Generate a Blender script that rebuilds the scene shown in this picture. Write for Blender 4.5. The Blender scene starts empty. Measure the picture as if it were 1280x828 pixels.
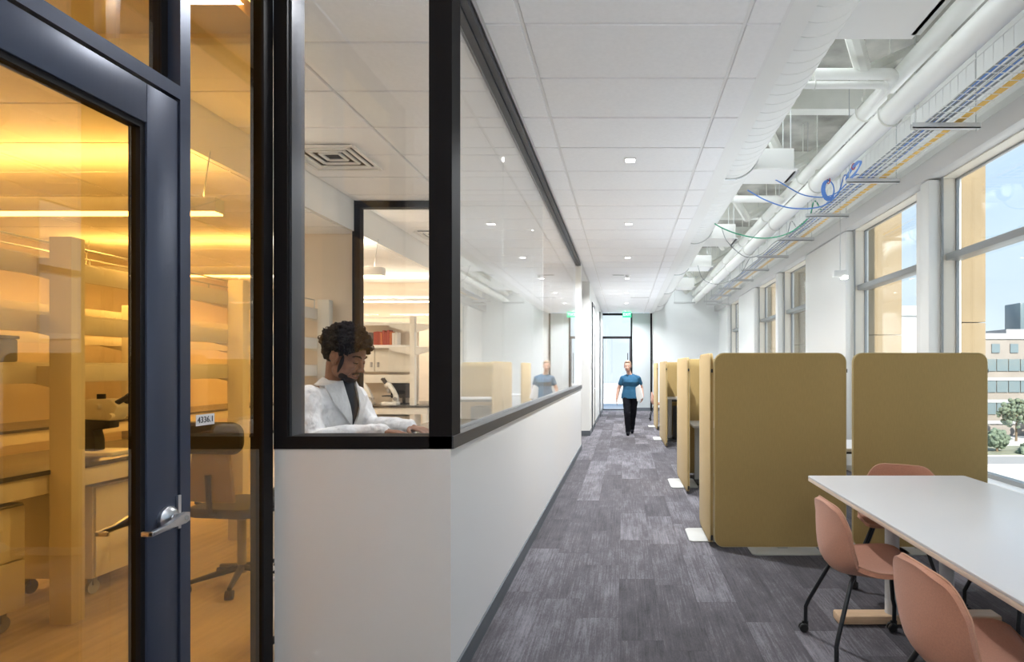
import bpy, bmesh, math, random
from mathutils import Vector, Matrix, Euler
random.seed(7)
SC = bpy.context.scene
COL = SC.collection
R = math.radians

# ------------------------------------------------------------------ camera, world, sun, exposure
H = 1.49
cam = bpy.data.cameras.new('camera'); co = bpy.data.objects.new('camera', cam); COL.objects.link(co)
co.location = (0, 0, H); co.rotation_euler = (R(90), 0, 0)
cam.sensor_width = 36; cam.lens = 747/1280*36
cam.shift_x = -(781-640)/1280; cam.shift_y = (460-414)/1280
cam.clip_start = .05; cam.clip_end = 600
SC.camera = co
SC.view_settings.view_transform = 'Standard'; SC.view_settings.look = 'None'
SC.view_settings.gamma = 1; SC.view_settings.use_curve_mapping = False
SC.view_settings.exposure = 1.04
SC.cycles.max_bounces = 14; SC.cycles.diffuse_bounces = 7; SC.cycles.glossy_bounces = 6
SC.cycles.transparent_max_bounces = 24; SC.cycles.use_denoising = True
SC.cycles.sample_clamp_indirect = 6

w = bpy.data.worlds.new('sky'); SC.world = w; w.use_nodes = True
nt = w.node_tree; nt.nodes.clear()
out = nt.nodes.new('ShaderNodeOutputWorld'); bg = nt.nodes.new('ShaderNodeBackground')
tc = nt.nodes.new('ShaderNodeTexCoord'); sx = nt.nodes.new('ShaderNodeSeparateXYZ'); rp = nt.nodes.new('ShaderNodeValToRGB')
nt.links.new(tc.outputs['Generated'], sx.inputs[0]); nt.links.new(sx.outputs['Z'], rp.inputs[0])
e = rp.color_ramp.elements
e[0].position = 0; e[0].color = (.80, .92, 1, 1); e[1].position = .75; e[1].color = (.34, .56, .92, 1)
m_ = e.new(.25); m_.color = (.62, .80, 1, 1)
nt.links.new(rp.outputs[0], bg.inputs[0]); bg.inputs[1].default_value = .56
nt.links.new(bg.outputs[0], out.inputs[0])

sun = bpy.data.lights.new('sun', 'SUN'); so = bpy.data.objects.new('sun', sun); COL.objects.link(so)
sun.energy = 5.0; sun.angle = R(.6); sun.color = (1, .93, .82)
so.rotation_euler = Vector((-.07, .78, -.62)).to_track_quat('-Z', 'Y').to_euler()

def area(name, loc, size, power, color=(1,1,1), rot=(0,0,0), spread=180, parent=None):
    l = bpy.data.lights.new(name, 'AREA'); l.shape = 'RECTANGLE'; l.size, l.size_y = size; l.energy = power; l.color = color
    l.spread = math.radians(spread)
    o = bpy.data.objects.new(name, l); COL.objects.link(o); o.location = loc; o.rotation_euler = rot
    return o
# added fill lights without fixtures, out of view above the duct
for yv in (-2, 1, 4, 7, 10, 13, 16, 19):
    area('plenum_fill', (1.32, yv, 4.64), (.12, 2.2), 11 if yv < 6 else 15, (.85,.93,1))
# added fill behind the camera, lights only, no pendants hang there
for xv in (.3,):
    area('rear_fill_up', (xv, -.7, 2.75), (.12, 5.0), 46, (.90,.95,1), rot=(math.pi, 0, 0))
    area('rear_fill_down', (xv, -1.2, 2.66), (.12, 4.5), 1, (1,.95,.88))

# unseen upward fill lights added over the cable tray and behind the screens
for yv in (3, 6, 9, 12, 15, 18):
    area('tray_fill', (2.66, yv, 3.74), (.20, 2.4), 2.5, (.86,.93,1), rot=(math.pi, 0, 0))
for yv, pw in ((5.5, 7), (8.0, 9), (12.6, 8), (15.2, 7)):
    area('booth_fill', (1.5, yv, 1.50), (1.0, .10), pw, (.78,.89,1), rot=(math.pi, 0, 0))

# fill light added out of view above the work bench, brightens the man
area('bench_fill', (-1.15, 2.99, 3.34), (.30, .10), 10, (.96,.98,1))

# ------------------------------------------------------------------ helpers
class MB:
    def __init__(s): s.v = []; s.f = []
    def add(s, vs, fs):
        n = len(s.v); s.v += [tuple(v) for v in vs]; s.f += [tuple(i+n for i in f) for f in fs]; return s
    def box(s, x0, x1, y0, y1, z0, z1):
        return s.add([(x0,y0,z0),(x1,y0,z0),(x1,y1,z0),(x0,y1,z0),(x0,y0,z1),(x1,y0,z1),(x1,y1,z1),(x0,y1,z1)],
                     [(0,3,2,1),(4,5,6,7),(0,1,5,4),(1,2,6,5),(2,3,7,6),(3,0,4,7)])
    def tube(s, pts, r, n=8, caps=True):
        pts = [Vector(p) for p in pts]; rs = r if isinstance(r, (list, tuple)) else [r]*len(pts)
        t0 = (pts[1]-pts[0]).normalized(); up = Vector((0,0,1)) if abs(t0.z) < .9 else Vector((1,0,0))
        a = t0.cross(up).normalized(); vs = []; m = len(pts)
        for i, p in enumerate(pts):
            t = (pts[min(i+1,m-1)]-pts[max(i-1,0)]).normalized()
            a = (a - t*a.dot(t)).normalized(); b = t.cross(a)
            for k in range(n):
                an = 2*math.pi*k/n; vs.append(p + (a*math.cos(an)+b*math.sin(an))*rs[i])
        fs = [(i*n+k, i*n+(k+1)%n, (i+1)*n+(k+1)%n, (i+1)*n+k) for i in range(m-1) for k in range(n)]
        if caps: fs += [tuple(range(n))[::-1], tuple(range((m-1)*n, m*n))]
        return s.add(vs, fs)
    def ring(s, c, axis, R_, r, n=16, k=6):
        c = Vector(c); ax = Vector(axis).normalized(); u = ax.orthogonal().normalized(); v = ax.cross(u); vs = []
        for i in range(n):
            an = 2*math.pi*i/n; d = u*math.cos(an)+v*math.sin(an)
            for j in range(k):
                b = 2*math.pi*j/k; vs.append(c + d*(R_+r*math.cos(b)) + ax*(r*math.sin(b)))
        return s.add(vs, [(i*k+j, ((i+1)%n)*k+j, ((i+1)%n)*k+(j+1)%k, i*k+(j+1)%k) for i in range(n) for j in range(k)])
    def lathe(s, prof, c, axis=(0,0,1), n=20):
        c = Vector(c); ax = Vector(axis).normalized(); u = ax.orthogonal().normalized(); v = ax.cross(u); vs = []
        for (r, z) in prof:
            for i in range(n):
                an = 2*math.pi*i/n; vs.append(c + ax*z + (u*math.cos(an)+v*math.sin(an))*max(r, 1e-4))
        m = len(prof)
        fs = [(i*n+k, i*n+(k+1)%n, (i+1)*n+(k+1)%n, (i+1)*n+k) for i in range(m-1) for k in range(n)]
        fs += [tuple(range(n))[::-1], tuple(range((m-1)*n, m*n))]
        return s.add(vs, fs)
    def prism(s, poly, plane, d0, d1):
        # poly in (a,b); plane 'xz' extrudes along y, 'xy' along z, 'yz' along x
        def P(a, b, d): return {'xz': (a, d, b), 'xy': (a, b, d), 'yz': (d, a, b)}[plane]
        n = len(poly); vs = [P(a, b, d0) for a, b in poly] + [P(a, b, d1) for a, b in poly]
        return s.add(vs, [tuple(range(n))[::-1], tuple(range(n, 2*n))] + [(i, (i+1)%n, n+(i+1)%n, n+i) for i in range(n)])
    def ell(s, c, rad, rot=None, n=16, m=10):
        vs = []; c = Vector(c); M = rot.to_matrix() if isinstance(rot, Euler) else (rot or Matrix.Identity(3))
        for j in range(1, m):
            ph = math.pi*j/m
            for i in range(n):
                th = 2*math.pi*i/n
                vs.append(c + M @ Vector((rad[0]*math.sin(ph)*math.cos(th), rad[1]*math.sin(ph)*math.sin(th), rad[2]*math.cos(ph))))
        vs.append(c + M @ Vector((0,0,rad[2]))); vs.append(c + M @ Vector((0,0,-rad[2]))); t = len(vs)-2
        fs = [(j*n+i, (j+1)*n+i, (j+1)*n+(i+1)%n, j*n+(i+1)%n) for j in range(m-2) for i in range(n)]
        fs += [(t, i, (i+1)%n) for i in range(n)] + [(t+1, (m-2)*n+(i+1)%n, (m-2)*n+i) for i in range(n)]
        return s.add(vs, fs)
    def cap(s, p0, p1, r0, r1, n=14):
        p0 = Vector(p0); p1 = Vector(p1)
        s.ell(p0, (r0,)*3, None, n, 8); s.ell(p1, (r1,)*3, None, n, 8)
        return s.tube([p0, p1], [r0, r1], n)
    def loft(s, rings, rot=None, n=24, e=2.0):
        rot = rot or Matrix.Identity(3); vs = []
        for c, rx, ry in rings:
            for i in range(n):
                a = 2*math.pi*i/n; ca, sa = math.cos(a), math.sin(a); k = (abs(ca)**e+abs(sa)**e)**(-1/e)
                vs.append(Vector(c) + rot @ Vector((rx*k*ca, ry*k*sa, 0)))
        m = len(rings)
        fs = [(i*n+k, i*n+(k+1)%n, (i+1)*n+(k+1)%n, (i+1)*n+k) for i in range(m-1) for k in range(n)]
        fs += [tuple(range(n))[::-1], tuple(range((m-1)*n, m*n))]
        return s.add(vs, fs)
    def xf(s, M):
        s.v = [tuple(M @ Vector(v)) for v in s.v]; return s
    def mesh(s, name, mat, bevel=0, seg=2, smooth=True, ang=35):
        me = bpy.data.meshes.new(name); me.from_pydata(s.v, [], s.f)
        bm = bmesh.new(); bm.from_mesh(me); bmesh.ops.recalc_face_normals(bm, faces=bm.faces)
        if bevel:
            es = [ed for ed in bm.edges if len(ed.link_faces) == 2 and ed.calc_face_angle(0) > R(30)]
            bmesh.ops.bevel(bm, geom=es, offset=bevel, segments=seg, affect='EDGES', profile=.5, clamp_overlap=True)
        bm.to_mesh(me); bm.free()
        if smooth:
            for p in me.polygons: p.use_smooth = True
            me.set_sharp_from_angle(angle=R(ang))
        me.materials.append(mat)
        return me
    def build(s, name, mat, parent=None, bevel=0, **k):
        o = bpy.data.objects.new(name, None)
        off = root_off(parent)
        if off.length: s.v = [tuple(Vector(v)-off) for v in s.v]
        bpy.data.objects.remove(o)
        me = s.mesh(name, mat, bevel, **k)
        return link(name, me, parent)

def link(name, me, parent=None, loc=(0,0,0), rz=0):
    o = bpy.data.objects.new(name, me); COL.objects.link(o); o.parent = parent
    o.location = loc; o.rotation_euler = (0, 0, rz); return o
def root_off(p):
    off = Vector((0,0,0))
    while p is not None: off += Vector(p.location); p = p.parent
    return off
def tag(o, label=None, cat=None, group=None, kind=None):
    for k, v in (('label', label), ('category', cat), ('group', group), ('kind', kind)):
        if v: o[k] = v
    return o
def thing(name, label, cat, loc=(0,0,0), rz=0, group=None):
    o = link(name, None, None, loc, rz); o.empty_display_size = .1
    return tag(o, label, cat, group)
def struct(o): o['kind'] = 'structure'; return o
KIDS = {}
def copy_tree(o, parent=None):
    c = o.copy(); COL.objects.link(c); c.parent = parent
    for ch in list(o.children): copy_tree(ch, c)
    return c
def B(*a): return MB().box(*a)
def rrect(w0, w1, h0, h1, r, n=6):
    pts = []
    for cx, cy, a0 in ((w1-r, h0+r, -90), (w1-r, h1-r, 0), (w0+r, h1-r, 90), (w0+r, h0+r, 180)):
        for i in range(n+1):
            a = R(a0+90*i/n); pts.append((cx+r*math.cos(a), cy+r*math.sin(a)))
    return pts
# ------------------------------------------------------------------ materials
def mat(name, col, rough=.6, metal=0, spec=.5, var=0, vscale=8, stretch=(1,1,1), bump=0, bscale=60, bdist=.004, coat=0, sheen=0):
    m = bpy.data.materials.new(name); m.use_nodes = True; t = m.node_tree; b = t.nodes['Principled BSDF']
    b.inputs['Base Color'].default_value = (*col, 1); b.inputs['Roughness'].default_value = rough
    b.inputs['Metallic'].default_value = metal; b.inputs['Specular IOR Level'].default_value = spec
    b.inputs['Coat Weight'].default_value = coat
    if sheen: b.inputs['Sheen Weight'].default_value = sheen; b.inputs['Sheen Roughness'].default_value = .6
    if var or bump:
        tcn = t.nodes.new('ShaderNodeTexCoord'); mp = t.nodes.new('ShaderNodeMapping'); mp.inputs['Scale'].default_value = stretch
        t.links.new(tcn.outputs['Object'], mp.inputs[0])
    if var:
        n = t.nodes.new('ShaderNodeTexNoise'); n.inputs['Scale'].default_value = vscale; n.inputs['Detail'].default_value = 6
        t.links.new(mp.outputs[0], n.inputs[0])
        r_ = t.nodes.new('ShaderNodeValToRGB'); t.links.new(n.outputs[0], r_.inputs[0])
        r_.color_ramp.elements[0].position = .3; r_.color_ramp.elements[1].position = .7
        r_.color_ramp.elements[0].color = (*[c*(1-var) for c in col], 1); r_.color_ramp.elements[1].color = (*[min(1, c*(1+var)) for c in col], 1)
        t.links.new(r_.outputs[0], b.inputs['Base Color'])
    if bump:
        n2 = t.nodes.new('ShaderNodeTexNoise'); n2.inputs['Scale'].default_value = bscale; n2.inputs['Detail'].default_value = 3
        t.links.new(mp.outputs[0], n2.inputs[0])
        bp = t.nodes.new('ShaderNodeBump'); bp.inputs['Strength'].default_value = bump; bp.inputs['Distance'].default_value = bdist
        t.links.new(n2.outputs[0], bp.inputs['Height']); t.links.new(bp.outputs[0], b.inputs['Normal'])
    return m
def emis(name, col, s):
    m = bpy.data.materials.new(name); m.use_nodes = True; t = m.node_tree; b = t.nodes['Principled BSDF']
    b.inputs['Base Color'].default_value = (*col, 1); b.inputs['Emission Color'].default_value = (*col, 1); b.inputs['Emission Strength'].default_value = s
    return m
def glass(name, tint=(1,1,1), f0=.04, gcol=(1,1,1)):
    m = bpy.data.materials.new(name); m.use_nodes = True; t = m.node_tree; t.nodes.clear()
    o = t.nodes.new('ShaderNodeOutputMaterial'); mx = t.nodes.new('ShaderNodeMixShader')
    tr = t.nodes.new('ShaderNodeBsdfTransparent'); gl = t.nodes.new('ShaderNodeBsdfGlossy')
    tr.inputs[0].default_value = (*tint, 1); gl.inputs[0].default_value = (*gcol, 1); gl.inputs['Roughness'].default_value = 0
    lw = t.nodes.new('ShaderNodeLayerWeight'); lw.inputs[0].default_value = .5
    p = t.nodes.new('ShaderNodeMath'); p.operation = 'POWER'; p.inputs[1].default_value = 5; t.links.new(lw.outputs['Facing'], p.inputs[0])
    ma = t.nodes.new('ShaderNodeMath'); ma.operation = 'MULTIPLY_ADD'; ma.inputs[1].default_value = 1-f0; ma.inputs[2].default_value = f0
    t.links.new(p.outputs[0], ma.inputs[0]); t.links.new(ma.outputs[0], mx.inputs[0])
    t.links.new(tr.outputs[0], mx.inputs[1]); t.links.new(gl.outputs[0], mx.inputs[2]); t.links.new(mx.outputs[0], o.inputs[0])
    return m
M = {}
M['white'] = mat('white_paint', (.82,.82,.80), .55, bump=.05, bscale=200)
M['white2'] = mat('white_steel', (.80,.80,.78), .4)
M['frontwall'] = mat('white_wall_paint', (.82,.81,.79), .35, bump=.05, bscale=250)
M['glosswall'] = mat('glossy_white_wall', (.80,.82,.82), .12)
M['tile'] = mat('ceiling_tile_mineral', (.90,.90,.905), .9, bump=.12, bscale=500, var=.02, vscale=40)
M['grid'] = mat('ceiling_grid_white', (.80,.79,.78), .5)
M['greypaint'] = mat('grey_panel_paint', (.47,.50,.51), .5)
M['fascia'] = mat('grey_fascia', (.60,.59,.58), .5)
M['black'] = mat('black_frame', (.010,.009,.010), .6, spec=.15)
M['navy'] = mat('dark_blue_grey_aluminium', (.050,.062,.10), .38, metal=.35, bump=.08, bscale=40, stretch=(1,1,.1))
M['darkgrey'] = mat('dark_grey_aluminium', (.075,.077,.085), .4, metal=.3)
M['base'] = mat('grey_rubber_base', (.105,.118,.135), .5)
M['cream'] = mat('cream_reveal', (.76,.71,.62), .5)
M['mullion'] = mat('window_mullion_grey', (.30,.31,.31), .4, metal=.2)
M['stone'] = mat('tan_stone', (.25,.19,.112), .8, var=.08, vscale=1.5, bump=.2, bscale=30)
M['felt'] = mat('golden_tan_felt', (.385,.26,.095), .9, var=.05, vscale=120, stretch=(1,1,.15), bump=.25, bscale=400, sheen=.06)
M['feltside'] = mat('felt_piping', (.50,.40,.22), .85)
M['plate'] = mat('pale_grey_steel_plate', (.38,.38,.36), .5)
M['terra'] = mat('terracotta_fabric', (.46,.205,.125), .85, var=.08, vscale=160, bump=.25, bscale=500, sheen=.2)
M['terraside'] = mat('terracotta_piping', (.50,.27,.18), .8)
M['blackmetal'] = mat('black_steel', (.018,.02,.024), .38, metal=.3)
M['rubber'] = mat('black_rubber', (.012,.012,.012), .5)
M['tabletop'] = mat('white_laminate', (.66,.66,.67), .28, spec=.5)
M['tableedge'] = mat('pale_wood_edge', (.72,.58,.48), .6)
M['wood'] = mat('light_ash_wood', (.62,.43,.27), .5, var=.12, vscale=6, stretch=(1,20,20))
M['post'] = mat('light_grey_steel', (.62,.63,.64), .4)
M['duct'] = mat('white_spiral_duct', (.84,.84,.82), .5)
M['pipe'] = mat('white_pipe_lagging', (.83,.83,.80), .5, bump=.05, bscale=80)
M['steel'] = mat('cream_painted_steelwork', (.72,.72,.67), .6, var=.04, vscale=5)
M['deck'] = mat('grey_concrete_deck', (.40,.39,.35), .9, var=.35, vscale=2.5, bump=.5, bscale=12)
M['chrome'] = mat('brushed_nickel', (.62,.63,.66), .28, metal=1)
M['galv'] = mat('galvanised_steel', (.55,.56,.56), .4, metal=.6)
M['bluecable'] = mat('blue_cable', (.10,.24,.62), .45)
M['yellowcable'] = mat('yellow_cable', (.80,.52,.12), .45)
M['greencable'] = mat('green_cable', (.03,.30,.16), .45)
M['greycable'] = mat('grey_cable', (.30,.31,.31), .5)
M['red'] = mat('red_tie', (.5,.05,.04), .5)
M['lamp'] = emis('lamp_lens_white', (1,.98,.95), 6)
M['warmlamp'] = emis('lamp_lens_warm', (1,.84,.58), 4)
M['exit'] = emis('exit_green', (.05,.55,.28), .6)
M['exitwhite'] = emis('exit_white', (.85,1,.92), .9)
M['glass'] = glass('clear_glass')
M['wglass'] = glass('window_glass', (.97,.985,.98), .03)
M['partglass'] = glass('partition_glass', (.985,.99,.985), .09)
M['amber'] = glass('amber_film_glass', (.995,.765,.385), .08)
M['frost'] = glass('pale_door_glass', (.985,.99,1), .04)
M['labwall'] = mat('warm_lab_wall', (.76,.67,.56), .7)
M['labfloor'] = mat('lab_vinyl_floor', (.46,.38,.31), .4, var=.16, vscale=3, stretch=(6,.6,1))
M['case'] = mat('almond_casework', (.72,.69,.62), .45)
M['counter'] = mat('dark_epoxy_counter', (.060,.052,.048), .22)
M['labdark'] = mat('dark_charcoal', (.030,.030,.034), .6)
M['meshback'] = mat('tan_mesh_fabric', (.25,.20,.15), .8)
M['micro'] = mat('white_instrument', (.78,.77,.73), .35)
M['microgrey'] = mat('grey_instrument', (.30,.30,.30), .4)
M['bookred'] = mat('red_book', (.42,.045,.03), .6); M['bookora'] = mat('orange_book', (.60,.16,.05), .6); M['bookdark'] = mat('dark_book', (.06,.06,.07), .6)
M['bookwhite'] = mat('white_book', (.75,.73,.70), .6)
M['boxgrey'] = mat('grey_box', (.26,.25,.23), .7)
M['skin1'] = mat('brown_skin', (.27,.125,.072), .48, var=.10, vscale=30, bump=.06, bscale=300)
M['hair1'] = mat('black_curly_hair', (.013,.009,.008), .8, spec=.15)
M['beard'] = mat('dark_beard', (.030,.017,.012), .8, bump=.4, bscale=600)
M['lip1'] = mat('brown_lip', (.25,.095,.065), .45)
M['coat'] = mat('white_cotton', (.80,.80,.81), .85, bump=.7, bscale=16, bdist=.03, stretch=(1,1,.6))
M['shirt'] = mat('navy_black_shirt', (.012,.014,.020), .8)
M['eye'] = mat('eye_white', (.75,.72,.68), .3); M['iris'] = mat('dark_iris', (.01,.007,.005), .3)
M['skin2'] = mat('fair_skin', (.56,.33,.25), .5, var=.06, vscale=30)
M['hair2'] = mat('light_brown_hair', (.30,.20,.13), .65)
M['teal'] = mat('teal_blue_knit', (.016,.095,.185), .85, bump=.2, bscale=200)
M['trousers'] = mat('black_cotton', (.006,.0065,.010), .9, spec=.15)
M['lip2'] = mat('pink_lip', (.48,.20,.17), .5)
M['paper'] = mat('pale_lilac_folder', (.66,.67,.76), .5)
M['ground'] = mat('pale_concrete_ground', (.66,.65,.62), .9, var=.12, vscale=.05)
M['road'] = mat('asphalt', (.30,.30,.30), .9)
M['grass'] = mat('dry_grass', (.22,.23,.17), .95, var=.3, vscale=.2)
M['brick'] = mat('hazed_tan_brick', (.27,.245,.225), .9, var=.08, vscale=.3)  # muted tan, distance haze is mixed into the colour
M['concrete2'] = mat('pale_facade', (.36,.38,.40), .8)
M['farglass'] = mat('hazed_blue_green_glass', (.14,.19,.215), .3)  # greyed as well, haze put into the glass colour
M['leaf'] = mat('green_leaves', (.13,.17,.12), .8, var=.35, vscale=.8); M['bark'] = mat('bark', (.16,.12,.08), .9)
M['screen'] = mat('dark_monitor', (.012,.014,.02), .25)
M['label'] = mat('white_label', (.78,.77,.76), .5); M['ink'] = mat('dark_ink', (.02,.02,.03), .6)

# carpet: per-plank tone from object random
def carpet():
    m = mat('grey_plum_carpet', (.14,.13,.14), .95); t = m.node_tree; b = t.nodes['Principled BSDF']; b.inputs['Specular IOR Level'].default_value = .2
    oi = t.nodes.new('ShaderNodeObjectInfo'); tcn = t.nodes.new('ShaderNodeTexCoord')
    ad = t.nodes.new('ShaderNodeVectorMath'); ad.operation = 'ADD'
    cb = t.nodes.new('ShaderNodeMath'); cb.operation = 'MULTIPLY'; cb.inputs[1].default_value = 37
    t.links.new(oi.outputs['Random'], cb.inputs[0]); t.links.new(tcn.outputs['Object'], ad.inputs[0]); t.links.new(cb.outputs[0], ad.inputs[1])
    def noise(sc, scale, det, rough=.6):
        mp = t.nodes.new('ShaderNodeMapping'); mp.inputs['Scale'].default_value = sc; t.links.new(ad.outputs[0], mp.inputs[0])
        n = t.nodes.new('ShaderNodeTexNoise'); n.inputs['Scale'].default_value = scale; n.inputs['Detail'].default_value = det; n.inputs['Roughness'].default_value = rough
        t.links.new(mp.outputs[0], n.inputs[0]); return n
    streak = noise((1, .03, 1), 85, 5, .7); patch = noise((1, .4, 1), 5, 5, .7); fine = noise((1, .25, 1), 180, 2)
    def mth(op, a, bv):
        k = t.nodes.new('ShaderNodeMath'); k.operation = op
        for i, x in enumerate((a, bv)):
            if isinstance(x, (int, float)): k.inputs[i].default_value = x
            else: t.links.new(x, k.inputs[i])
        return k.outputs[0]
    s = mth('ADD', mth('MULTIPLY', streak.outputs[0], .55), mth('MULTIPLY', patch.outputs[0], .55))
    s = mth('ADD', s, mth('MULTIPLY', fine.outputs[0], .25)); s = mth('ADD', s, mth('MULTIPLY', oi.outputs['Random'], .20))
    s = mth('SUBTRACT', s, .25)
    r_ = t.nodes.new('ShaderNodeValToRGB'); t.links.new(s, r_.inputs[0]); el = r_.color_ramp.elements
    el[0].position = .27; el[0].color = (.048,.045,.050, 1); el[1].position = .80; el[1].color = (.245,.235,.26, 1)
    k = el.new(.52); k.color = (.100,.093,.103, 1)
    t.links.new(r_.outputs[0], b.inputs['Base Color'])
    bp = t.nodes.new('ShaderNodeBump'); bp.inputs['Strength'].default_value = .4; bp.inputs['Distance'].default_value = .003
    t.links.new(fine.outputs[0], bp.inputs['Height']); t.links.new(bp.outputs[0], b.inputs['Normal'])
    return m
M['carpet'] = carpet()

# ------------------------------------------------------------------ setting: shell
CZ = 3.38           # corridor ceiling
YE = 20.7           # end of corridor
XR = 3.25           # right wall plane
YB = -4.5           # behind the camera
floor = struct(MB().box(-1.67, XR+.02, YB, YE+.1, -.25, -.004).box(-6, -1.67, 10.9, 13.2, -.25, -.004).build('floor', M['carpet']))
pl = B(-.1245,.1245,-.4745,.4745,-.012,0).mesh('carpet_plank', M['carpet'], smooth=False)
n = 0
for i in range(17):
    offy = ((i*7) % 4)*.2375 + .06*((i*5) % 3)
    for j in range(20):
        x = -.79+.125+.25*i; y = 2.55 + offy + .95*j
        if x+.12 > XR or y+.47 > 13.5+(6.6 if x < .85 else 0) or n >= 298: continue
        if x > 2.4 and y > 10: continue
        o = link('carpet_plank', pl, floor, (x, y, 0)); n += 1
labfloor = struct(B(-7.2, -1.67, -1.2, 2.73, -.25, 0).box(-7.2, -.8, 2.73, 10.9, -.25, 0).build('floor_lab', M['labfloor']))

ceil = struct(MB().box(-.8, .99, YB, YE, CZ+.02, CZ+.10).box(-1.61, -.8, YB, 2.73, CZ+.02, CZ+.10).build('ceiling', M['white']))
B(.867, 1.0, YB, YE, CZ-.004, CZ+.019).build('ceiling_edge_strip', M['white'], ceil)
B(-1.61, .86, YB, 2.05, CZ, CZ+.018).build('near_ceiling_panel', M['tile'], ceil)
rows = [2.045+.61*k for k in range(31)]
def tilemesh(wd, dp, name='ceiling_tile'):
    a, b = wd/2-.010, dp/2-.008
    return MB().add([(-a+.003,-b+.003,-.012),(a-.003,-b+.003,-.012),(a-.003,b-.003,-.012),(-a+.003,b-.003,-.012),
                     (-a,-b,0),(a,-b,0),(a,b,0),(-a,b,0),(-a,-b,.012),(a,-b,.012),(a,b,.012),(-a,b,.012)],
        [(0,3,2,1),(0,1,5,4),(1,2,6,5),(2,3,7,6),(3,0,4,7),(4,5,9,8),(5,6,10,9),(6,7,11,10),(7,4,8,11),(8,9,10,11)]).mesh(name, M['tile'], smooth=False)
GX = [-.775, -.559, .657, .862]
tms = [tilemesh(GX[i+1]-GX[i], .61) for i in range(3)]
for y in rows[:-1]:
    for i in range(3):
        link('ceiling_tile', tms[i], ceil, ((GX[i]+GX[i+1])/2, y+.305, CZ))
for x in GX:
    B(x-.0095, x+.0095, 2.04, YE, CZ-.005, CZ+.02).build('ceiling_grid_bar', M['grid'], ceil)
cbm = B(-.79,.865,-.0075,.0075,0,.019).mesh('ceiling_grid_bar', M['grid'], smooth=False)
for y in rows: link('ceiling_grid_bar', cbm, ceil, (0, y, CZ+.001))
# roof deck above the open strip
deck = struct(B(.9, XR+.2, YB, YE+.1, 4.75, 4.9).build('ceiling_deck', M['deck']))
for k in range(11):
    y = -3+2.4*k
    B(1.0, XR, y, y+.16, 4.35, 4.75).build('deck_beam', M['steel'], deck)
for k in range(9):
    y = 1.2+2.4*k
    MB().tube([(1.1, y+.1, 4.68), (2.0, y+1.4, 3.95), (3.1, y+2.2, 4.68)], .07, 8).build('diagonal_brace', M['steel'], deck)
    MB().box(1.55, 1.75, y-.2, y+2.2, 4.45, 4.74).build('deck_joist', M['steel'], deck)
struct(B(.90, .99, YB, YE, CZ+.11, 4.75).build('wall_bulkhead', M['white']))

# right wall: windows
W = [(-1.75, .08), (.60, 2.41), (4.30, 6.13), (6.65, 8.46), (10.42, 12.18), (12.70, 14.45), (16.50, 18.25)]
ZS, ZH, ZT = .46, 3.44, 2.62
wr = MB(); wr.box(XR, XR+.20, YB, YE, -.05, ZS); wr.box(XR, XR+.20, YB, YE, ZH+.001, 4.75)
ys = [YB] + [v for p in W for v in p] + [YE]
for a, b in zip(ys[::2], ys[1::2]): wr.box(XR, XR+.20, a, b, ZS, ZH)
wr_o = struct(wr.build('wall_right', M['white'], smooth=False))
for a, b in ((8.46, 10.42), (14.45, 16.50), (2.41, 4.30)):
    MB().box(XR-.12, XR-.001, a+.02, b-.06, .1, ZH-.01).build('wall_panel', M['white'], wr_o, bevel=.012)
for a in (6.13, 12.18, 18.25):
    MB().box(XR-.13, XR-.001, a+.01, a+.20, .1, ZH-.01).build('pier', M['white'], wr_o, bevel=.02)
struct(B(XR-.14, XR-.001, YB, YE-.01, ZH, ZH+.19).build('trim_1', M['fascia'], bevel=.004))
struct(MB().prism([(XR-.001, ZH+.19), (XR-.14, ZH+.19), (XR-.05, ZH+.32), (XR-.001, ZH+.32)], 'xz', YB, YE-.01).build('trim_2', M['white']))
for i, (a, b) in enumerate(W):
    wn = struct(link('window_%d' % (i+1), None, None, (XR+.13, (a+b)/2, ZS)))
    MB().box(XR+.145, XR+.155, a+.04, b-.04, ZS+.05, ZH-.04).build('glass_pane', M['wglass'], wn, smooth=False)
    f = MB(); f.box(XR+.135, XR+.165, a-.01, a+.03, ZS, ZH).box(XR+.135, XR+.165, b-.03, b+.01, ZS, ZH)
    f.box(XR+.135, XR+.165, a, b, ZH-.03, ZH+.01).box(XR+.11, XR+.19, a, b, ZS-.01, ZS+.05)
    f.build('window_frame', M['mullion'], wn, smooth=False)
    B(XR+.03, XR+.19, a+.03, b-.03, ZT-.035, ZT+.035).build('window_mullion', M['mullion'], wn, bevel=.004)
    B(XR-.03, XR+.11, a, b, ZS-.02, ZS+.012).build('window_sill', M['white'], wn, bevel=.005)
    MB().box(XR+.001, XR+.134, b-.012, b-.001, ZS+.01, ZH-.001).box(XR+.001, XR+.134, a+.001, a+.012, ZS+.01, ZH).box(XR+.001, XR+.134, a+.012, b-.012, ZH-.012, ZH-.001).build('reveal_lining', M['cream'], wn, smooth=False)
    B(XR-.012, XR+.004, b-.03, b-.010, ZS, ZH).build('shadow_trim', M['mullion'], wn, smooth=False)
# exterior stone fins on the far side of each window, coursed stone panels
DEEP = [.25, .20, .25, .47, .26, .36, .3]
for i, (a, b) in enumerate(W):
    fin = struct(link('wall_fin.%03d' % i, None, None, (XR+.2, b, -14)))
    z = -13.9
    for z0, z1 in ((-.8, 1.95), (1.96, 4.4), (4.41, 6.4)):
        B(XR+.205, XR+.20+DEEP[i], b+.0, b+(.52 if i % 2 == 0 else 1.2), z0, z1).build('stone_panel', M['stone'], fin, smooth=False)
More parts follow.
